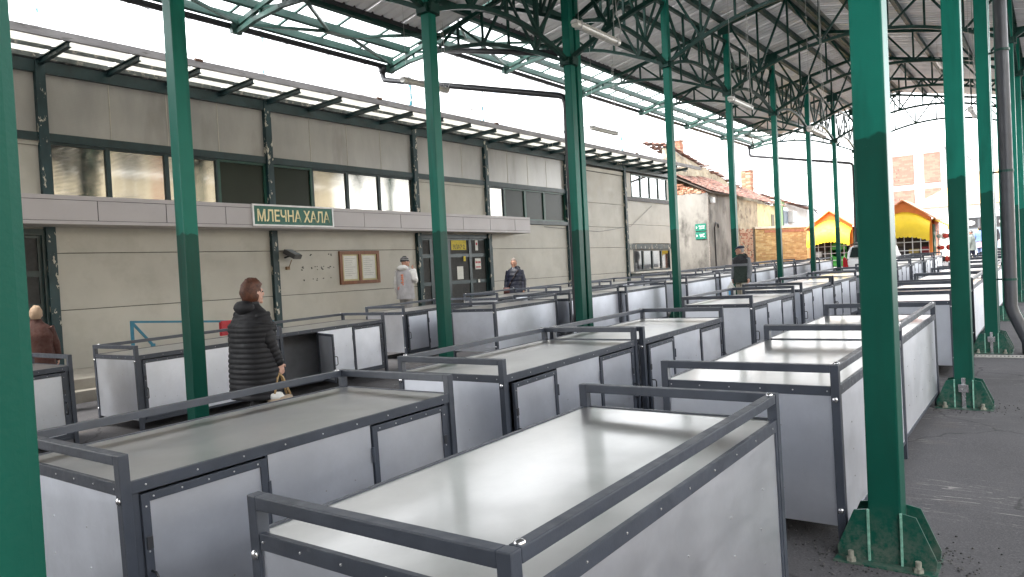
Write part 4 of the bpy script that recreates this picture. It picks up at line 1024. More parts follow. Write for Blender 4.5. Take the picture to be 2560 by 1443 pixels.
# ---- kiosks
ORG = mat('orange_paint', (0.72, 0.20, 0.03), 0.5, var=0.08); ORGR = mat('orange_roof', (0.74, 0.32, 0.14), 0.5, var=0.1)
AWN = mat('yellow_awning', (0.86, 0.60, 0.03), 0.6, var=0.08, vscale=3)
WBAR = mat('white_grille', (0.72, 0.72, 0.72), 0.4); GDOOR = mat('green_shutter', (0.02, 0.09, 0.04), 0.5)
def kiosk(cx, y0, w_, d_, label, goods, side=True):
    g = gz(cx, y0); K = thing('kiosk', label, 'kiosk', (cx, y0, g), 'yellow and orange market kiosks')
    hw = w_/2; ze = g+2.35; za = g+3.15
    for x in (cx-hw, cx+hw-0.12):
        for y in (y0, y0+d_-0.12): MB().box(x, x+0.12, y, y+0.12, g-0.1, ze).build('corner_post', ORG, K)
    MB().prism([(cx-hw, y0+0.02, ze-0.25), (cx+hw, y0+0.02, ze-0.25), (cx+hw, y0+0.02, ze), (cx, y0+0.02, za), (cx-hw, y0+0.02, ze)], (0, 0.06, 0)).build('gable', ORG, K)
    for s in (-1, 1):
        MB().prism([(cx, y0-0.12, za+0.04), (cx+s*(hw+.18), y0-0.12, ze-0.05), (cx+s*(hw+.18), y0-0.12, ze-.11), (cx, y0-.12, za-.02)], (0, d_+0.24, 0)).build('roof_slope', ORGR, K)
    MB().box(cx-hw+.12, cx+hw-.12, y0+0.6, y0+0.65, g, ze).build('back_lining', mat('kiosk_dark', (0.06, 0.045, 0.04), 0.8), K)
    MB().box(cx-hw, cx-hw+0.04, y0+0.12, y0+d_-.12, g, ze).build('side_wall', ORG, K)
    MB().box(cx+hw-0.04, cx+hw, y0+0.9, y0+d_-.12, g, ze).build('side_wall', ORG, K)
    MB().box(cx-hw+.1, cx+hw-.1, y0+d_-.1, y0+d_-.05, g, ze).build('rear_wall', ORG, K)
    # barrel awning
    aw = MB(); n = 12; m_ = 10
    P = []
    for j in range(m_+1):
        t = j/m_; out = 0.62*math.sin(t*math.pi/2); zz = ze+0.42-0.70*(1-math.cos(t*math.pi/2))
        P.append((out, zz))
    vs = []
    for (out, zz) in P:
        for i in range(n+1):
            s = -1+2*i/n; xx = cx+s*(hw-.02)
            arch = 0.50*(1-s*s)
            vs.append((xx, y0-out, zz-0.62+arch*(1-out/0.62*0.55)))
    aw.add(vs, [(j*(n+1)+i, j*(n+1)+i+1, (j+1)*(n+1)+i+1, (j+1)*(n+1)+i) for j in range(m_) for i in range(n)])
    a_ = aw.build('awning', AWN, K, smooth=True)
    sc = MB(); ns = 13
    for i in range(ns):
        xa = cx-hw+.02+(w_-.04)*i/ns; xb = xa+(w_-.04)/ns; ed = vs[m_*(n+1)]
        za_, zb_ = [vs[m_*(n+1)+min(n, int(q_*n))][2] for q_ in (i/ns, (i+1)/ns)]
        yy_ = y0-0.622; xm = (xa+xb)/2
        sc.prism([(xa, yy_, za_+.02), (xb, yy_, zb_+.02), (xb, yy_, zb_-.09), (xm+.04, yy_, (za_+zb_)/2-.14), (xm-.04, yy_, (za_+zb_)/2-.14), (xa, yy_, za_-.09)], (0, 0.008, 0))
    sc.build('valance', AWN, a_)
    # grille front
    for i in range(7):
        x = cx-hw+.12+(w_-.24)*i/6; MB().box(x-.018, x+.018, y0+.03, y0+.06, g+.1, ze-.25).build('grille_bar', WBAR, K)
    for i in range(6):
        z = g+0.25+i*0.36; MB().box(cx-hw+.12, cx+hw-.12, y0+.028, y0+.058, z-.016, z+.016).build('grille_bar', WBAR, K)
    for i, c in enumerate(goods):
        z = g+0.45+(i//4)*0.36; x = cx-hw+.2+(i % 4)*(w_-.45)/3.4
        MB().box(x, x+random.uniform(.22, .42), y0+.3, y0+.5, z, z+random.uniform(.2, .32)).build('goods', mat('goods_%d_%d_%d' % tuple(int(v*99) for v in c), c, 0.6), K, bevel=0.02)
    if side:
        MB().prism([(cx+hw, y0+.3, ze-.05), (cx+hw+.55, y0+.3, ze-.38), (cx+hw+.55, y0+.3, ze-.42), (cx+hw, y0+.3, ze-.1)], (0, d_-.3, 0)).build('side_awning', AWN, K)
        MB().box(cx+hw+.54, cx+hw+.556, y0+.3, y0+d_, ze-.56, ze-.40).build('valance', AWN, K)
        for yy_ in (y0+0.15, y0+0.5): MB().box(cx+hw+0.0, cx+hw+.05, yy_, yy_+.33, g, ze-.3).build('shutter', GDOOR, K)
    return K
k2 = kiosk(-5.36, 36.1, 2.15, 2.6, 'orange kiosk with yellow side awning, green shutters and red goods behind its grille', [(.3, .03, .04), (.35, .05, .05), (.1, .08, .05), (.6, .58, .5), (.3, .04, .05), (.06, .05, .05), (.4, .3, .08), (.3, .03, .04), (.3, .05, .05), (.12, .1, .07)])
k1 = kiosk(-9.35, 40.3, 2.1, 2.4, 'orange kiosk with a bright green round panel behind its white grille', [(.55, .55, .55), (.08, .08, .09), (.5, .5, .5), (.07, .07, .07), (.6, .6, .6), (.1, .1, .1), (.5, .5, .5)], True)
gk = gz(-9.35, 40.3)
MB().tube([(-9.05, 40.62, gk+1.15), (-9.05, 40.56, gk+1.15)], 0.40, 24).box(-9.45, -8.65, 40.56, 40.62, gk+.3, gk+1.15).build('round_panel', mat('bright_green_panel', (0.10, 0.55, 0.10), 0.5), k1)
# goods rack by the kiosk
rk = thing('goods_rack', 'metal rack of red, white and black goods beside the orange kiosk', 'rack', (-3.85, 37.0, gz(-3.85, 37)))
g = gz(-3.85, 37)
for x in (-4.15, -3.5): MB().tube([(x, 36.9, g), (x, 36.9, g+1.75)], 0.02, 6).build('upright', WBAR, rk)
for i in range(3): MB().box(-4.15, -3.5, 36.7, 37.1, g+.35+i*.5, g+.38+i*.5).build('shelf', WBAR, rk)
for i in range(16):
    c = random.choice([(.55, .05, .03), (.7, .68, .64), (.04, .04, .04), (.7, .35, .04), (.6, .07, .05)])
    x, z = random.uniform(-4.1, -3.6), g+.5+.5*(i % 3)
    MB().ell((x, 36.85+random.uniform(-.1, .1), z), random.uniform(.09, .17), .12, random.uniform(.09, .15), 8, 6).build('bundle', mat('goods_%d_%d_%d' % tuple(int(v*99) for v in c), c, 0.6), rk, smooth=True)
# ---- house with hipped tile roof and dark shop front
hx, hy = -6.0, 58.0; g = gz(hx, hy)
hh_ = thing('shop_house', 'low white house with pale orange tile roof and dark shop front', 'house', (-3.5, hy, g))
WHITE = mat('white_render', (0.84, 0.83, 0.82), 0.7, var=0.05)
MB().box(-8.0, 0.5, hy, hy+7, g-.3, g+3.7).build('wall', WHITE, hh_)
LT1, LT2 = mat('pale_tile_a', (0.62, 0.38, 0.20), 0.7, var=0.1), mat('pale_tile_b', (0.68, 0.44, 0.25), 0.7, var=0.1)
rows = 13
for k in range(rows):
    t0, t1 = k/rows, (k+1)/rows
    xa0, xb0 = -8.3+t0*4.5, 0.8-t0*4.3; za, zb_ = g+3.65+t0*2.6, g+3.65+t1*2.6+.02
    xa1, xb1 = -8.3+t1*4.5, 0.8-t1*4.3
    MB().prism([(xa0, hy-.3+t0*3.6, za), (xb0, hy-.3+t0*3.6, za), (xb1, hy-.3+t1*3.6, zb_), (xa1, hy-.3+t1*3.6, zb_)], (0, 0.02, 0.06)).build('tile_course', random.choice([LT1, LT2]), hh_)
MB().prism([(-8.3, hy-.3, g+3.6), (-8.3, hy+7.3, g+3.6), (-3.8, hy+3.5, g+6.2)], (0.01, 0, 0.02)).build('roof_side', LT1, hh_)
MB().prism([(0.8, hy-.3, g+3.6), (0.8, hy+7.3, g+3.6), (-3.5, hy+3.5, g+6.2)], (-0.01, 0, 0.02)).build('roof_side', LT1, hh_)
DKS = mat('dark_shopfront', (0.075, 0.08, 0.085), 0.5)
sf = MB().box(-5.2, -0.4, hy-.12, hy, g, g+3.2).build('shop_front', DKS, hh_)
for i in range(5):
    x = -5.0+i*0.93
    MB().box(x, x+.8, hy-.14, hy-.115, g+.3, g+2.0).build('shop_window', GLASSP, sf)
    MB().box(x, x+.8, hy-.15, hy-.115, g+2.12, g+2.68).build('sign_panel', mat('black_sign', (0.02, 0.02, 0.022), 0.5), sf)
    l_ = MB().ell((x+.4, hy-.15, g+2.4), 0.27, 0.012, 0.16, 16, 8); l_.build('oval_logo', mat('logo_pale', (0.5, 0.5, 0.48), 0.6), sf)
MB().box(-5.2, -.4, hy-.2, hy-.115, g+2.75, g+3.15).build('sign_band', mat('grey_sign', (0.30, 0.31, 0.33), 0.5), sf)
MB().box(-4.2, -3.7, hy-.17, hy-.15, g+.9, g+2.0).build('yellow_poster', mat('poster_yellow', (0.75, 0.60, 0.12), 0.6), sf)
for i in range(3): MB().box(-6, 0.5, hy-2.4+i*.35, hy-.1, g-.1+i*.0, g+.16*(i+1)).build('step', mat('pale_step', (0.55, 0.52, 0.46), 0.8), hh_)
# ---- red brick block
bb_ = thing('brick_block', 'tall red brick block with white concrete bands and narrow windows', 'building', (-10.5, 72, gz(-10, 72)))
RB = mat('red_brick_cladding', (0.30, 0.115, 0.085), 0.8, var=0.1, vscale=3)
y = 72.0; g = gz(-10, 72); RB2 = mat('pale_red_brick', (0.35, 0.15, 0.11), 0.8, var=0.1)
MB().box(-16.5, -7.6, y+.2, y+9, g-.3, 10.9).build('wall', WHITE, bb_)
for zi in range(3):
    z0, z1 = [(1.2, 4.2), (4.75, 6.85), (7.3, 9.85)][zi]
    for xa, xb in ((-11.75, -9.75), (-9.0, -7.75)):
        p_ = MB().box(xa, xb, y+.10, y+.2, z0, z1).build('brick_panel', RB, bb_)
        bk = brickwork(xa+.03, xb-.03, z0+.03, z1-.03, y+.10, [RB, RB2], 0.42, 0.14, 0.02).build('brick_courses', [RB, RB2], p_); bk['kind'] = 'stuff'
    w_ = MB().box(-9.65, -9.1, y+.12, y+.22, z0+.05, z1).build('window', GLASSP, bb_)
    for q_ in (0.33, 0.8): MB().box(-9.65, -9.1, y+.10, y+.14, z0+(z1-z0)*q_, z0+(z1-z0)*q_+.06).build('transom', WHITE, w_)
    for i in range(10): MB().box(-11.6+(i % 5)*.16, -11.55+(i % 5)*.16, y+.06, y+.09, z0+.4+(i//5)*.6+(i % 2)*.3, z0+.52+(i//5)*.6+(i % 2)*.3).build('vent_slot', SEAM, bb_)
MB().box(-16.6, -7.4, y-.2, y+9.1, 10.3, 10.9).build('parapet', WHITE, bb_, bevel=.03)
# ---- pale apartment blocks far behind
def flats(x0, x1, y, z1, rot, label, storeys, cols):
    g = gz(x0, y); F = thing('apartment_block', label, 'building', ((x0+x1)/2, y, g))
    MB().box(x0, x1, y, y+10, g-.5, z1).build('wall', WHITE, F)
    MB().box(x0-.2, x1+.2, y-.2, y+10.2, z1, z1+.4).build('parapet', WHITE, F)
    sh = (z1-g-1.0)/storeys; cw = (x1-x0)/cols
    for s in range(storeys):
        for c in range(cols):
            xa = x0+c*cw+cw*.22; z = g+1.0+s*sh+sh*.25
            if c % 3 == 1:
                b = MB().box(xa-.3, xa+cw*.6+.3, y-.9, y, z-.5, z-.38).build('balcony', WHITE, F)
                for i in range(7): MB().box(xa-.3+i*(cw*.6+.58)/6, xa-.26+i*(cw*.6+.58)/6, y-.9, y-.86, z-.38, z+.5).build('railing_bar', mat('pale_grey_rail', (0.45, 0.46, 0.48), .5), b)
            w_ = MB().box(xa, xa+cw*.56, y-.03, y+.02, z, z+sh*.48).build('window', GLASSF, F)
            MB().box(xa+cw*.27, xa+cw*.29, y-.05, y-.03, z, z+sh*.48).build('mullion', WHITE, w_)
    F.rotation_euler.z = rot
    return F
flats(-64, -40, 62, 22, R(28), 'pale tall apartment block with railed balconies rising behind the dairy hall', 7, 8)
flats(-34, -19, 78, 14.5, R(8), 'pale apartment block behind the ruined house and its chimneys', 5, 6)
flats(-17.5, -8, 95, 12, 0, 'pale apartment block behind the red brick block', 4, 4)
# ---- cream building across the way (mirrored in the hall's panes)
cb = thing('cream_building', 'cream plastered building with tall white windows across the open paving', 'building', (27, 12, gz(15, 12)))
CRM = mat('cream_plaster', (0.68, 0.60, 0.44), 0.8, var=0.08, vscale=1)
MB().box(27, 39, -22, 46, -.5, 11.2).build('wall', CRM, cb)
MB().box(26.7, 39, -22.2, 46.2, 11.2, 11.5).build('cornice', WHITE, cb)
for i in range(17):
    for z in (1.6, 5.0, 8.3):
        y = -20+i*3.9
        w_ = MB().box(26.94, 27.0, y-.85, y+.85, z, z+1.8).build('window', WHITE, cb)
        for a, b in ((-.75, -.04), (.04, .75)): MB().box(26.93, 26.945, y+a, y+b, z+.1, z+1.7).build('pane', PANED, w_)
    if i % 3 == 0: MB().box(26.9, 26.99, -18+i*3.9, -17.7+i*3.9, 0, 11.1).build('pilaster', mat('brick_pilaster', (0.4, 0.13, 0.09), .8), cb)

rb_ = thing('rear_light_block', 'brown light-blocking block added unseen beyond the end of the lower canopy', 'building', (0, -14, gz(0, -10)))  # unseen block added to keep rear light off the stall ends
BRR = mat('light_block_brown', (0.16, 0.12, 0.095), 0.85, var=0.15, vscale=1)
MB().box(-14, 13, -20, -14, -.7, 7.0).build('wall', BRR, rb_)
for i in range(8): MB().box(-12.5+i*3.1, -10.9+i*3.1, -14.0, -13.95, 1.0, 2.6).build('window', PANED, rb_)  # dark windows dressing the added block
# ================================================================== CAR
car = thing('parked_car', 'white hatchback parked between the stall tables, seen from behind', 'car', (-5.28, 27.7, gz(-5.28, 28)))
CWH = mat('white_car_paint', (0.78, 0.78, 0.78), 0.25, var=0.02); CGL = pane_mat('car_glass', (0.02, 0.03, 0.03), 0.0, 0.05)
RUB = mat('black_rubber', (0.02, 0.02, 0.02), 0.7); TLR = mat('tail_light_red', (0.40, 0.015, 0.02), 0.2)
def loft(stations, n=16):
    """stations: (y, hw, z0, z1, round)"""
    mb = MB(); k = len(stations)
    vs = []
    for (y, hw, z0, z1, pw) in stations:
        for j in range(n):
            t = 2*math.pi*j/n; c, s = math.cos(t), math.sin(t)
            vs.append((hw*math.copysign(abs(c)**pw, c), y, (z0+z1)/2+(z1-z0)/2*math.copysign(abs(s)**pw, s)))
    fs = [(i*n+j, i*n+(j+1) % n, (i+1)*n+(j+1) % n, (i+1)*n+j) for i in range(k-1) for j in range(n)]
    fs += [tuple(range(n)), tuple((k-1)*n+j for j in range(n))]
    return mb.add(vs, fs)
def lp(mb, name, m, par, smooth=True):
    return part(mb.mesh(name, m, smooth=smooth), name, par)
body = lp(loft([(0.02, .70, .30, .78, .45), (0.06, .79, .22, .92, .4), (.35, .82, .20, .95, .35), (1.2, .83, .20, .95, .35), (2.4, .83, .20, .94, .35), (3.1, .81, .20, .90, .4), (3.55, .74, .22, .78, .45), (3.72, .60, .30, .62, .5)], 24), 'body', CWH, car)
cab = lp(loft([(0.10, .66, .85, .98, .5), (0.28, .66, .85, 1.30, .45), (.50, .63, .85, 1.42, .45), (1.2, .62, .85, 1.46, .45), (1.9, .62, .85, 1.42, .45), (2.5, .66, .85, 1.12, .5), (2.75, .68, .85, .95, .5)], 24), 'cabin', CWH, car)
MBt = MB().add([(-.56, .105, .99), (.56, .105, .99), (.50, .30, 1.32), (-.50, .30, 1.32), (-.56, .10, .985), (.56, .10, .985), (.5, .285, 1.33), (-.5, .285, 1.33)], [(0, 1, 2, 3), (4, 7, 6, 5), (0, 4, 5, 1), (2, 6, 7, 3), (1, 5, 6, 2), (0, 3, 7, 4)])
MBt.v = [(x, y-.045, z) for x, y, z in MBt.v]; lp(MBt, 'rear_window', CGL, car, False)
for s in (-1, 1):
    t_ = MB().prism([(s*.78, 0.03, .62), (s*.60, -.02, .66), (s*.64, 0.02, .92), (s*.74, .08, 1.02), (s*.79, .10, .95)], (0, .12, 0)); lp(t_, 'tail_light', TLR, car, False)
    g_ = MB().prism([(s*.675, .35, 1.0), (s*.675, 2.2, 1.0), (s*.655, 1.8, 1.32), (s*.655, .5, 1.34)], (s*.02, 0, 0)); lp(g_, 'side_window', CGL, car, False)
    lp(MB().tube([(s*.52, .5, 1.47), (s*.52, .9, 1.5), (s*.52, 1.7, 1.47)], .018, 8), 'roof_rail', RUB, car)
    for y in (.62, 3.05):
        w_ = lp(MB().tube([(s*.70, y, .29), (s*.84, y, .29)], .29, 20), 'wheel', RUB, car)
        lp(MB().tube([(s*.835, y, .29), (s*.85, y, .29)], .19, 16), 'rim', SW, w_)
pl_ = lp(MB().box(-.26, .26, -.015, .005, .64, .75), 'number_plate', PAPER, car, False)
lp(MB().box(-.26, -.21, -.018, -.013, .64, .75), 'plate_band', mat('plate_blue', (.02, .06, .35), .5), pl_, False)
lp(MB().box(-.80, .80, -.03, .12, .30, .50), 'bumper', CWH, car, False)
lp(MB().box(-.55, .55, .25, .42, 1.40, 1.44), 'roof_spoiler', RUB, car, False)

# ================================================================== PEOPLE
SKIN = mat('skin', (0.50, 0.27, 0.19), 0.55, var=0.12, vscale=12); SKIN2 = mat('skin_pale', (0.56, 0.33, 0.25), 0.55, var=0.1, vscale=12)
def hand(mb, w_, tip, side, curl):
    w_ = Vector(w_); d = (Vector(tip)-w_).normalized(); a = Vector((0, 1, 0)); a = (a-d*a.dot(d)).normalized(); n = d.cross(a)*(-side)
    pc = w_+d*0.05
    for o in (-.028, -.01, .01, .028): mb.tube([w_+a*o*.5, pc+a*o, w_+d*.09+a*o], [.014, .014, .011], 6)
    for k, (o, l) in enumerate(((.032, .066), (.011, .076), (-.011, .07), (-.031, .055))):
        p = w_+d*.088+a*o; q = p+(d*math.cos(curl*.5)+n*math.sin(curl*.5))*l*.5; r_ = q+(d*math.cos(curl*1.4)+n*math.sin(curl*1.4))*l*.5
        mb.tube([p, q, r_], [.0095, .009, .0075], 6)
    p = w_+d*.03+a*.03; q = p+(a*.8+d*.6).normalized()*.04; mb.tube([p, q, q+(d*.9+n*.3).normalized()*.03], [.013, .011, .009], 6)
def person(label, x, y, z, head_deg, H, o):
    """head_deg: heading measured from +Y towards -X"""
    P = thing('person', label, 'person', (0, 0, 0)); s = H/1.75
    skin = o.get('skin', SKIN)
    arms = o['arms']; legs = o.get('legs', ((-.10, .12), (.10, -.14)))
    hc = Vector((0, .03, 1.615)); hr = Matrix.Translation((0, 0, 1.5)) @ Matrix.Rotation(R(o.get('head_yaw', 0)), 4, 'Z') @ Matrix.Rotation(R(o.get('head_tilt', 0)), 4, 'X') @ Matrix.Translation((0, 0, -1.5))
    def build(mb, name, m, par=P, smooth=True, head=False, remesh=0):
        if head: transform(mb, hr)
        mb.v = [tuple(Vector(v)*s) for v in mb.v]
        ob = part(mb.mesh(name, m, smooth=smooth), name, par)
        if remesh:
            md = ob.modifiers.new('one_skin', 'REMESH'); md.mode = 'VOXEL'; md.voxel_size = remesh; md.use_smooth_shade = True
        return ob
    # body
    B_ = MB()
    def shp(d, p):
        if d.z < 0: p.x *= 1-.28*d.z*d.z; p.y *= 1-.10*d.z*d.z; p.y += .018*d.z*d.z*(1 if d.y > -.3 else 0)
        if d.y > .6: p.y -= .006
        return p
    Hd = MB().ell(hc, .076, .096, .118, 18, 14, fn=shp)
    Hd.ell(hc+Vector((0, .098, -.012)), .015, .024, .026, 8, 6).ell(hc+Vector((0, .088, .03)), .05, .014, .010, 10, 6)
    Hd.ell(hc+Vector((0, .090, -.058)), .026, .012, .010, 8, 6).ell(hc+Vector((0, .082, -.095)), .026, .018, .02, 8, 6)
    for q in (-1, 1): Hd.ell(hc+Vector((q*.077, -.004, -.008)), .012, .022, .032, 8, 6)
    transform(Hd, hr); k0 = len(B_.v); B_.v += Hd.v; B_.f += [tuple(i+k0 for i in f) for f in Hd.f]; B_.m += Hd.m
    B_.tube([(0, -.01, 1.38), (0, 0, 1.47), (0, .012, 1.56)], [.07, .058, .056], 12)
    B_.rings([(0, 0, .88, .15, .11), (0, 0, 1.0, .15, .11), (0, 0, 1.15, .14, .10), (0, 0, 1.3, .165, .11), (0, 0, 1.42, .15, .09), (0, 0, 1.46, .08, .07)], 14)
    for (el, wr, tp, cu), q in zip(arms, (-1, 1)):
        B_.tube([(q*.165, 0, 1.41), el, wr], [.055, .045, .030], 10); hand(B_, wr, tp, q, cu)
    for (hx_, st), q in zip(legs, (-1, 1)):
        B_.tube([(q*.085, 0, .92), (q*.095, st*.55+.03, .50), (q*.1, st, .09)], [.085, .06, .042], 10)
        B_.tube([(q*.1, st-.05, .045), (q*.105, st+.13, .035)], [.036, .03], 8)
    build(B_, 'body', skin, remesh=.010*s)
    for q in (-1, 1): build(MB().ell(hc+Vector((q*.031, .088, .012)), .011, .007, .007, 8, 6), 'eye', DARKIN, head=True)
    # trousers and shoes
    T = MB(); T.rings([(0, 0, .80, .16, .115), (0, 0, .95, .165, .12), (0, 0, 1.02, .16, .115)], 16)
    for (hx_, st), q in zip(legs, (-1, 1)):
        T.tube([(q*.085, 0, .93), (q*.09, st*.25+.02, .7), (q*.095, st*.55+.03, .50), (q*.1, st*.85, .25), (q*.1, st, .10)], [.105, .098, .080, .070, .066], 12)
    build(T, 'trousers', o['trousers'])
    for (hx_, st), q in zip(legs, (-1, 1)):
        S_ = MB().ell((q*.103, st+.045, .048), .052, .14, .05, 12, 8); S_.v = [(a, b, max(.003, c)) for a, b, c in S_.v]
        build(S_, 'shoe', o.get('shoes', RUB))
    # coat
    hem = o['hem']; wd = o.get('wide', 1.0); ql = o.get('quilt', 0); amp = o.get('amp', .010)
    key = [(hem, .215*wd, .155*wd), (max(hem+.05, .95), .20*wd, .148*wd), (1.12, .19*wd, .138*wd), (1.28, .203*wd, .14*wd), (1.37, .212, .13), (1.43, .185, .108), (1.47, .12, .09), (1.50, .082, .08), (1.535, .075, .078)]
    def ip(zz):
        for a, b in zip(key, key[1:]):
            if a[0] <= zz <= b[0]:
                t = (zz-a[0])/(b[0]-a[0]+1e-9); return a[1]+(b[1]-a[1])*t, a[2]+(b[2]-a[2])*t
        return key[-1][1:]
    rg = []; zz = hem
    while zz <= 1.535:
        rx, ry = ip(zz); bl = amp*(abs(math.sin(math.pi*(zz-hem)/ql))**.6-.5) if ql and zz < 1.42 else .004*noise.noise(Vector((zz*9, 1, label.__len__())))
        rg.append((0, -.005, zz, rx+bl, ry+bl, .85)); zz += (ql/5 if ql else .03)
    C_ = MB().rings(rg, 24, cap=False)
    for v_i, v_ in enumerate(C_.v):
        nz = .006*noise.noise(Vector((v_[0]*11, v_[1]*11, v_[2]*6))); C_.v[v_i] = (v_[0]*(1+nz*3), v_[1]*(1+nz*4), v_[2])
    coat = build(C_, 'coat', o['coat'])
    for (el, wr, tp, cu), q in zip(arms, (-1, 1)):
        e, wv = Vector(el), Vector(wr); sh = Vector((q*.155, 0, 1.405)); wv = wv+(wv-e).normalized()*.02
        pts, rr = [], []; n1 = 36 if ql else 14
        for i in range(2*n1+1):
            p = sh+(e-sh)*(i/n1) if i <= n1 else e+(wv-e)*((i-n1)/n1)
            r_ = .085+(-.015)*(i/n1) if i <= n1 else .070-.018*((i-n1)/n1)
            if ql: r_ += amp*.8*(abs(math.sin(math.pi*i*.29/n1/ql*1.0))**.6-.5)
            pts.append(p); rr.append(r_*(1+.04*noise.noise(Vector((i*.7, q, 0)))))
        build(MB().tube(pts, rr, 14), 'sleeve', o.get('sleeve', o['coat']), coat)
    if o.get('hood'):
        hd_ = MB().ell((0, -.085, 1.47), .135, .085, .075, 16, 10, fn=lambda d, p: p*(1+.08*noise.noise(d*3)))
        build(hd_, 'hood', o['hood'], coat)
    else: build(MB().rings([(0, -.005, 1.47, .095, .092), (0, 0, 1.52, .082, .086), (0, .0, 1.545, .084, .088)], 16, cap=False), 'collar', o['coat'], coat)
    # hair or hat
    hk = o.get('hair')
    if hk:
        def hf(d, p):
            k = 1+.10*noise.noise(d*o.get('curl', 5))+.05*noise.noise(d*14)
            if d.y > .25 and d.z < .45: k *= .80
            return p*k
        th = o.get('hair_r', 1.10)
        build(MB().ell(hc+Vector((0, -.014, .018)), .078*th, .096*th, .112*th, 24, 18, fn=hf), 'hair', hk, head=True)
    if o.get('beanie'):
        rg = [(0, -.004, 1.60+i*.012, .083*math.cos(max(0, i-3)/9*1.45)+.002*(i % 2), .104*math.cos(max(0, i-3)/9*1.45)+.002*(i % 2)) for i in range(12)]
        bn = build(MB().rings([(a, b+.02, c+.02, d, e) for a, b, c, d, e in rg], 20), 'knit_hat', o['beanie'], head=True)
        for zz in (1.66, 1.70): build(MB().rings([(0, .016, zz, .084*(1.0 if zz < 1.67 else .95), .105*(1.0 if zz < 1.67 else .95)), (0, .016, zz+.012, .083*(1 if zz < 1.67 else .93), .104*(1 if zz < 1.67 else .93))], 20, cap=False), 'hat_stripe', mat('pale_wool', (.45, .45, .45), .9), bn, head=True)
    if o.get('cap'):
        cpb = build(MB().ell((0, .02, 1.685), .092, .118, .052, 20, 10, fn=lambda d, p: Vector((p.x, p.y, max(-.012, p.z+.01*d.y*-1)))), 'flat_cap', o['cap'], head=True)
        build(MB().ell((0, .125, 1.668), .065, .05, .010, 14, 6), 'cap_peak', o['cap'], cpb, head=True)
    for nm, mb, m, hd_ in o.get('extra', []): build(mb, nm, m, head=hd_)
    P.location = (x, y, z); P.rotation_euler.z = R(head_deg)
    return P
CL = lambda n, c, r=.8, **k: mat(n, c, r, **{**dict(var=.18, vscale=9, bmp=.15, bscale=50), **k})
hang = lambda q, sw=0.0: ((q*.235, -.01+sw*.4, 1.13), (q*.245, .05+sw, .89), (q*.245, .075+sw*1.2, .78), .7)
# woman in the long quilted coat
person('woman in long black quilted coat with short red-brown hair walking past stall tables', -6.18, 4.155, gz(-6.12, 4.2), 2, 1.62,
       dict(arms=(hang(-1, -.1), hang(1, .06)), hem=.54, wide=1.38, quilt=.052, amp=.011, coat=mat('black_quilted', (.014, .014, .016), .62, var=.25, spec=.3), hood=MAT['black_quilted'], trousers=CL('black_cloth', (.012, .012, .013)), hair=mat('red_brown_hair', (.085, .030, .015), .6, var=.5, vscale=30), hair_r=1.28, curl=7, skin=SKIN2, head_yaw=-12))
wx, wy = -6.18+.245*.925*1, 4.155+.09; wz = gz(-6.12, 4.2)
bag = thing('shopping_bag', 'beige shopping bag with white parcel and tan handles in the walking woman\'s hand', 'bag', (wx+.02, wy, wz+.38))
BGM = MB().rings([(wx+.02, wy, wz+.30, .06, .13, .7), (wx+.02, wy, wz+.42, .075, .145, .7), (wx+.02, wy, wz+.51, .05, .12, .7)], 16); BGM.build('bag_body', mat('beige_bag', (.42, .33, .24), .6), bag, smooth=True)
MB().ell((wx+.02, wy-.05, wz+.52), .055, .085, .045, 12, 8, fn=lambda d, p: p*(1+.2*noise.noise(d*3))).build('white_wrapping', PAPER, bag, smooth=True)
TAN = mat('tan_handle', (.45, .30, .14), .6)
for dx in (-.03, .03): MB().tube([(wx+.02+dx, wy-.09, wz+.52), (wx+.02+dx*.4, wy-.03, wz+.69), (wx+.02, wy+.0, wz+.725), (wx+.02+dx*.4, wy+.03, wz+.69), (wx+.02+dx, wy+.09, wz+.52)], .011, 8).build('bag_handle', TAN, bag, smooth=True)
# man in beanie and grey vest, hand to his mouth
orn = MB()
for i in range(7): orn.box(-.02+(i % 2)*.01, .05, -.152, -.146, 1.02+i*.045, 1.05+i*.045)
orn2 = MB()
for i in range(4): orn2.box(-.12+i*.03, -.10+i*.03, -.153, -.147, .96, 1.02+.02*(i % 2))
person('man in grey vest with orange back print and striped knit hat by the glass door', -12.45, 12.55, ZP, 14, 1.76,
       dict(arms=(hang(-1), ((.27, .02, 1.16), (.15, .19, 1.40), (.09, .20, 1.50), .9)), hem=.74, wide=1.05, coat=CL('light_grey_vest', (.42, .41, .43)), sleeve=CL('white_hoodie', (.70, .69, .68)), hood=MAT['white_hoodie'], trousers=CL('grey_trousers', (.30, .29, .29)), beanie=CL('charcoal_wool', (.05, .05, .055)), head_yaw=-40,
            extra=[('orange_print', orn, mat('orange_print', (.80, .20, .05), .6), False), ('red_print_mark', orn2, mat('faded_red_print', (.55, .18, .14), .6), False)]))
# bald man with shoulder bag
strap = MB().path([(-.13, .10, 1.43), (-.05, .155, 1.30), (.06, .165, 1.12), (.17, .14, .95)], .035, .012)
person('balding man in dark navy padded jacket with brown shoulder bag by the hall wall', -11.45, 15.6, gz(-11.45, 15.6), 198, 1.74,
       dict(arms=(hang(-1), hang(1)), hem=.80, wide=1.12, quilt=.11, amp=.008, coat=mat('navy_padded', (.010, .013, .028), .45, var=.2), hood=MAT['navy_padded'], trousers=CL('dark_trousers', (.015, .015, .02)), hair=mat('grey_stubble', (.30, .25, .22), .8), hair_r=1.01, head_tilt=-6,
            extra=[('bag_strap', strap, mat('dark_leather', (.03, .015, .012), .5), False), ('shoulder_bag', MB().rings([(.2, .12, .80, .09, .05, .6), (.2, .12, .98, .095, .05, .6)], 16), mat('brown_leather', (.10, .035, .03), .5), False), ('shirt_collar', MB().ell((0, .085, 1.47), .035, .02, .05, 10, 6), CL('pale_shirt', (.5, .52, .6)), False)]))
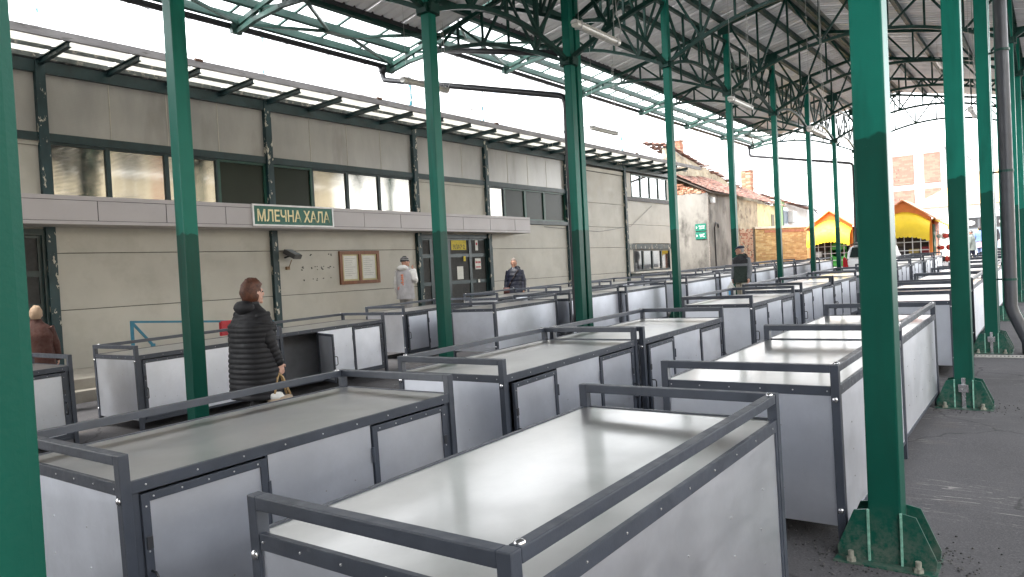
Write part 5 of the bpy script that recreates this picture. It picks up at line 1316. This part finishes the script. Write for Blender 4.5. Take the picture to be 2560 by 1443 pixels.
# man in flat cap
GRYJ = CL('grey_panel', (.16, .17, .185)); BLKJ = CL('black_panel', (.015, .015, .018))
yoke = MB().rings([(0, -.005, 1.27, .233, .166, .85), (0, -.005, 1.36, .238, .154, .85), (0, -.005, 1.43, .205, .125, .85), (0, -.005, 1.48, .115, .09, .85)], 24, cap=False)
stp = MB().rings([(0, -.005, 1.21, .228, .166, .85), (0, -.005, 1.272, .234, .169, .85)], 24, cap=False)
capman = person('man in flat cap and green black jacket walking between the stall rows', -6.3, 18.1, gz(-6.3, 18.1), 172, 1.66,
       dict(arms=(hang(-1, .05), hang(1, -.03)), hem=.78, wide=1.08, coat=CL('dark_green_jacket', (.022, .034, .028)), sleeve=GRYJ, hood=BLKJ, trousers=CL('beige_trousers', (.42, .38, .30)), hair=mat('grey_hair', (.28, .26, .25), .8), hair_r=1.02, cap=CL('navy_cap', (.015, .022, .045)), head_yaw=-58,
            extra=[('jacket_yoke', yoke, BLKJ, False), ('chest_stripe', stp, GRYJ, False), ('headphone', MB().ell((.092, .005, 1.61), .022, .036, .042, 12, 8), mat('grey_headphone', (.16, .16, .17), .5), True)]))
cx_, cy_ = -6.47, 17.97; cz = gz(cx_, cy_)+.06
cbag = thing('carrier_bag', 'white carrier bag with blue print in the cap-wearing man\'s hand', 'bag', (cx_-.1, cy_+.08, cz+.3))
MB().rings([(cx_-.1, cy_+.08, cz+.30, .10, .06, .7), (cx_-.1, cy_+.08, cz+.55, .11, .07, .7), (cx_-.1, cy_+.08, cz+.66, .03, .03, .8), (cx_-.09, cy_+.09, cz+.72, .02, .02, .8)], 14).build('bag_body', PAPER, cbag, smooth=True)
MB().box(cx_-.14, cx_-.06, cy_-.0, cy_+.02, cz+.38, cz+.52).build('blue_print', mat('blue_print', (.10, .35, .6), .5), cbag)
# woman in brown by the steps
person('stooping woman in dark brown coat and tan headscarf near the stone steps', -11.0, 4.12, gz(-11, 4.1), 60, 1.47,
       dict(arms=(hang(-1), hang(1, .1)), hem=.55, wide=1.15, coat=CL('dark_brown_coat', (.055, .018, .012)), trousers=MAT['black_cloth'], hair=CL('tan_headscarf', (.34, .24, .16)), hair_r=1.16, curl=2, skin=SKIN2))
# far shoppers
person('man in grey jacket and black knit hat near the shop steps', -3.35, 42.4, gz(-3.35, 42.4), 75, 1.68,
       dict(arms=(hang(-1), hang(1)), hem=.72, wide=1.1, coat=CL('grey_jacket', (.13, .15, .14)), trousers=CL('navy_trousers', (.02, .025, .05)), beanie=CL('black_wool', (.015, .015, .017))))
person('woman in blue top and patterned skirt carrying a dark handbag by the shop', -3.15, 44.6, gz(-3.15, 44.6)+.18, -10, 1.66,
       dict(arms=(((-.26, .02, 1.15), (-.22, .2, 1.05), (-.2, .26, 1.0), .9), hang(1)), hem=.95, wide=1.0, coat=CL('blue_top', (.12, .20, .42)), trousers=CL('blue_jeans', (.14, .19, .34)), hair=mat('dark_hair', (.03, .02, .015), .6), extra=[('skirt', MB().rings([(0, 0, .62, .20, .16), (0, 0, 1.0, .17, .13)], 18, cap=False), mat('floral_skirt', (.50, .36, .45), .8, var=.5, vscale=18), False), ('handbag', MB().rings([(-.3, .1, .82, .05, .10, .6), (-.3, .1, 1.0, .045, .09, .6)], 12), BLKJ, False)]))
person('person in black clothes standing by the shop front behind the thick downpipe', -2.75, 47.5, gz(-2.75, 46)+.25, 180, 1.76,
       dict(arms=(hang(-1), hang(1)), hem=.8, coat=BLKJ, trousers=MAT['black_cloth'], hair=mat('dark_hair', (.03, .02, .015), .6)))
# ---- black grit thrown up round the near column feet
gt = MB()
for i in range(420):
    cxx, cyy = random.choice([(XR, 4.06), (XR, 4.06), (XR, 7.95)]); a = random.uniform(0, 6.28); r_ = random.uniform(.20, .42)*(1 if random.random() < .8 else 1.5)
    x, y = cxx+r_*math.cos(a), cyy+r_*.8*math.sin(a); q = random.uniform(.003, .0075)
    gt.ell((x, y, gz(x, y)+q*.4), q, q, q*.8, 5, 4, random.randrange(2))
go = gt.build('asphalt_grit', [mat('grit_dark', (.03, .03, .03), .9), mat('grit_pale', (.09, .088, .085), .9)])
tag(go, 'loose dark asphalt grit around the column feet', 'grit', kind='stuff')
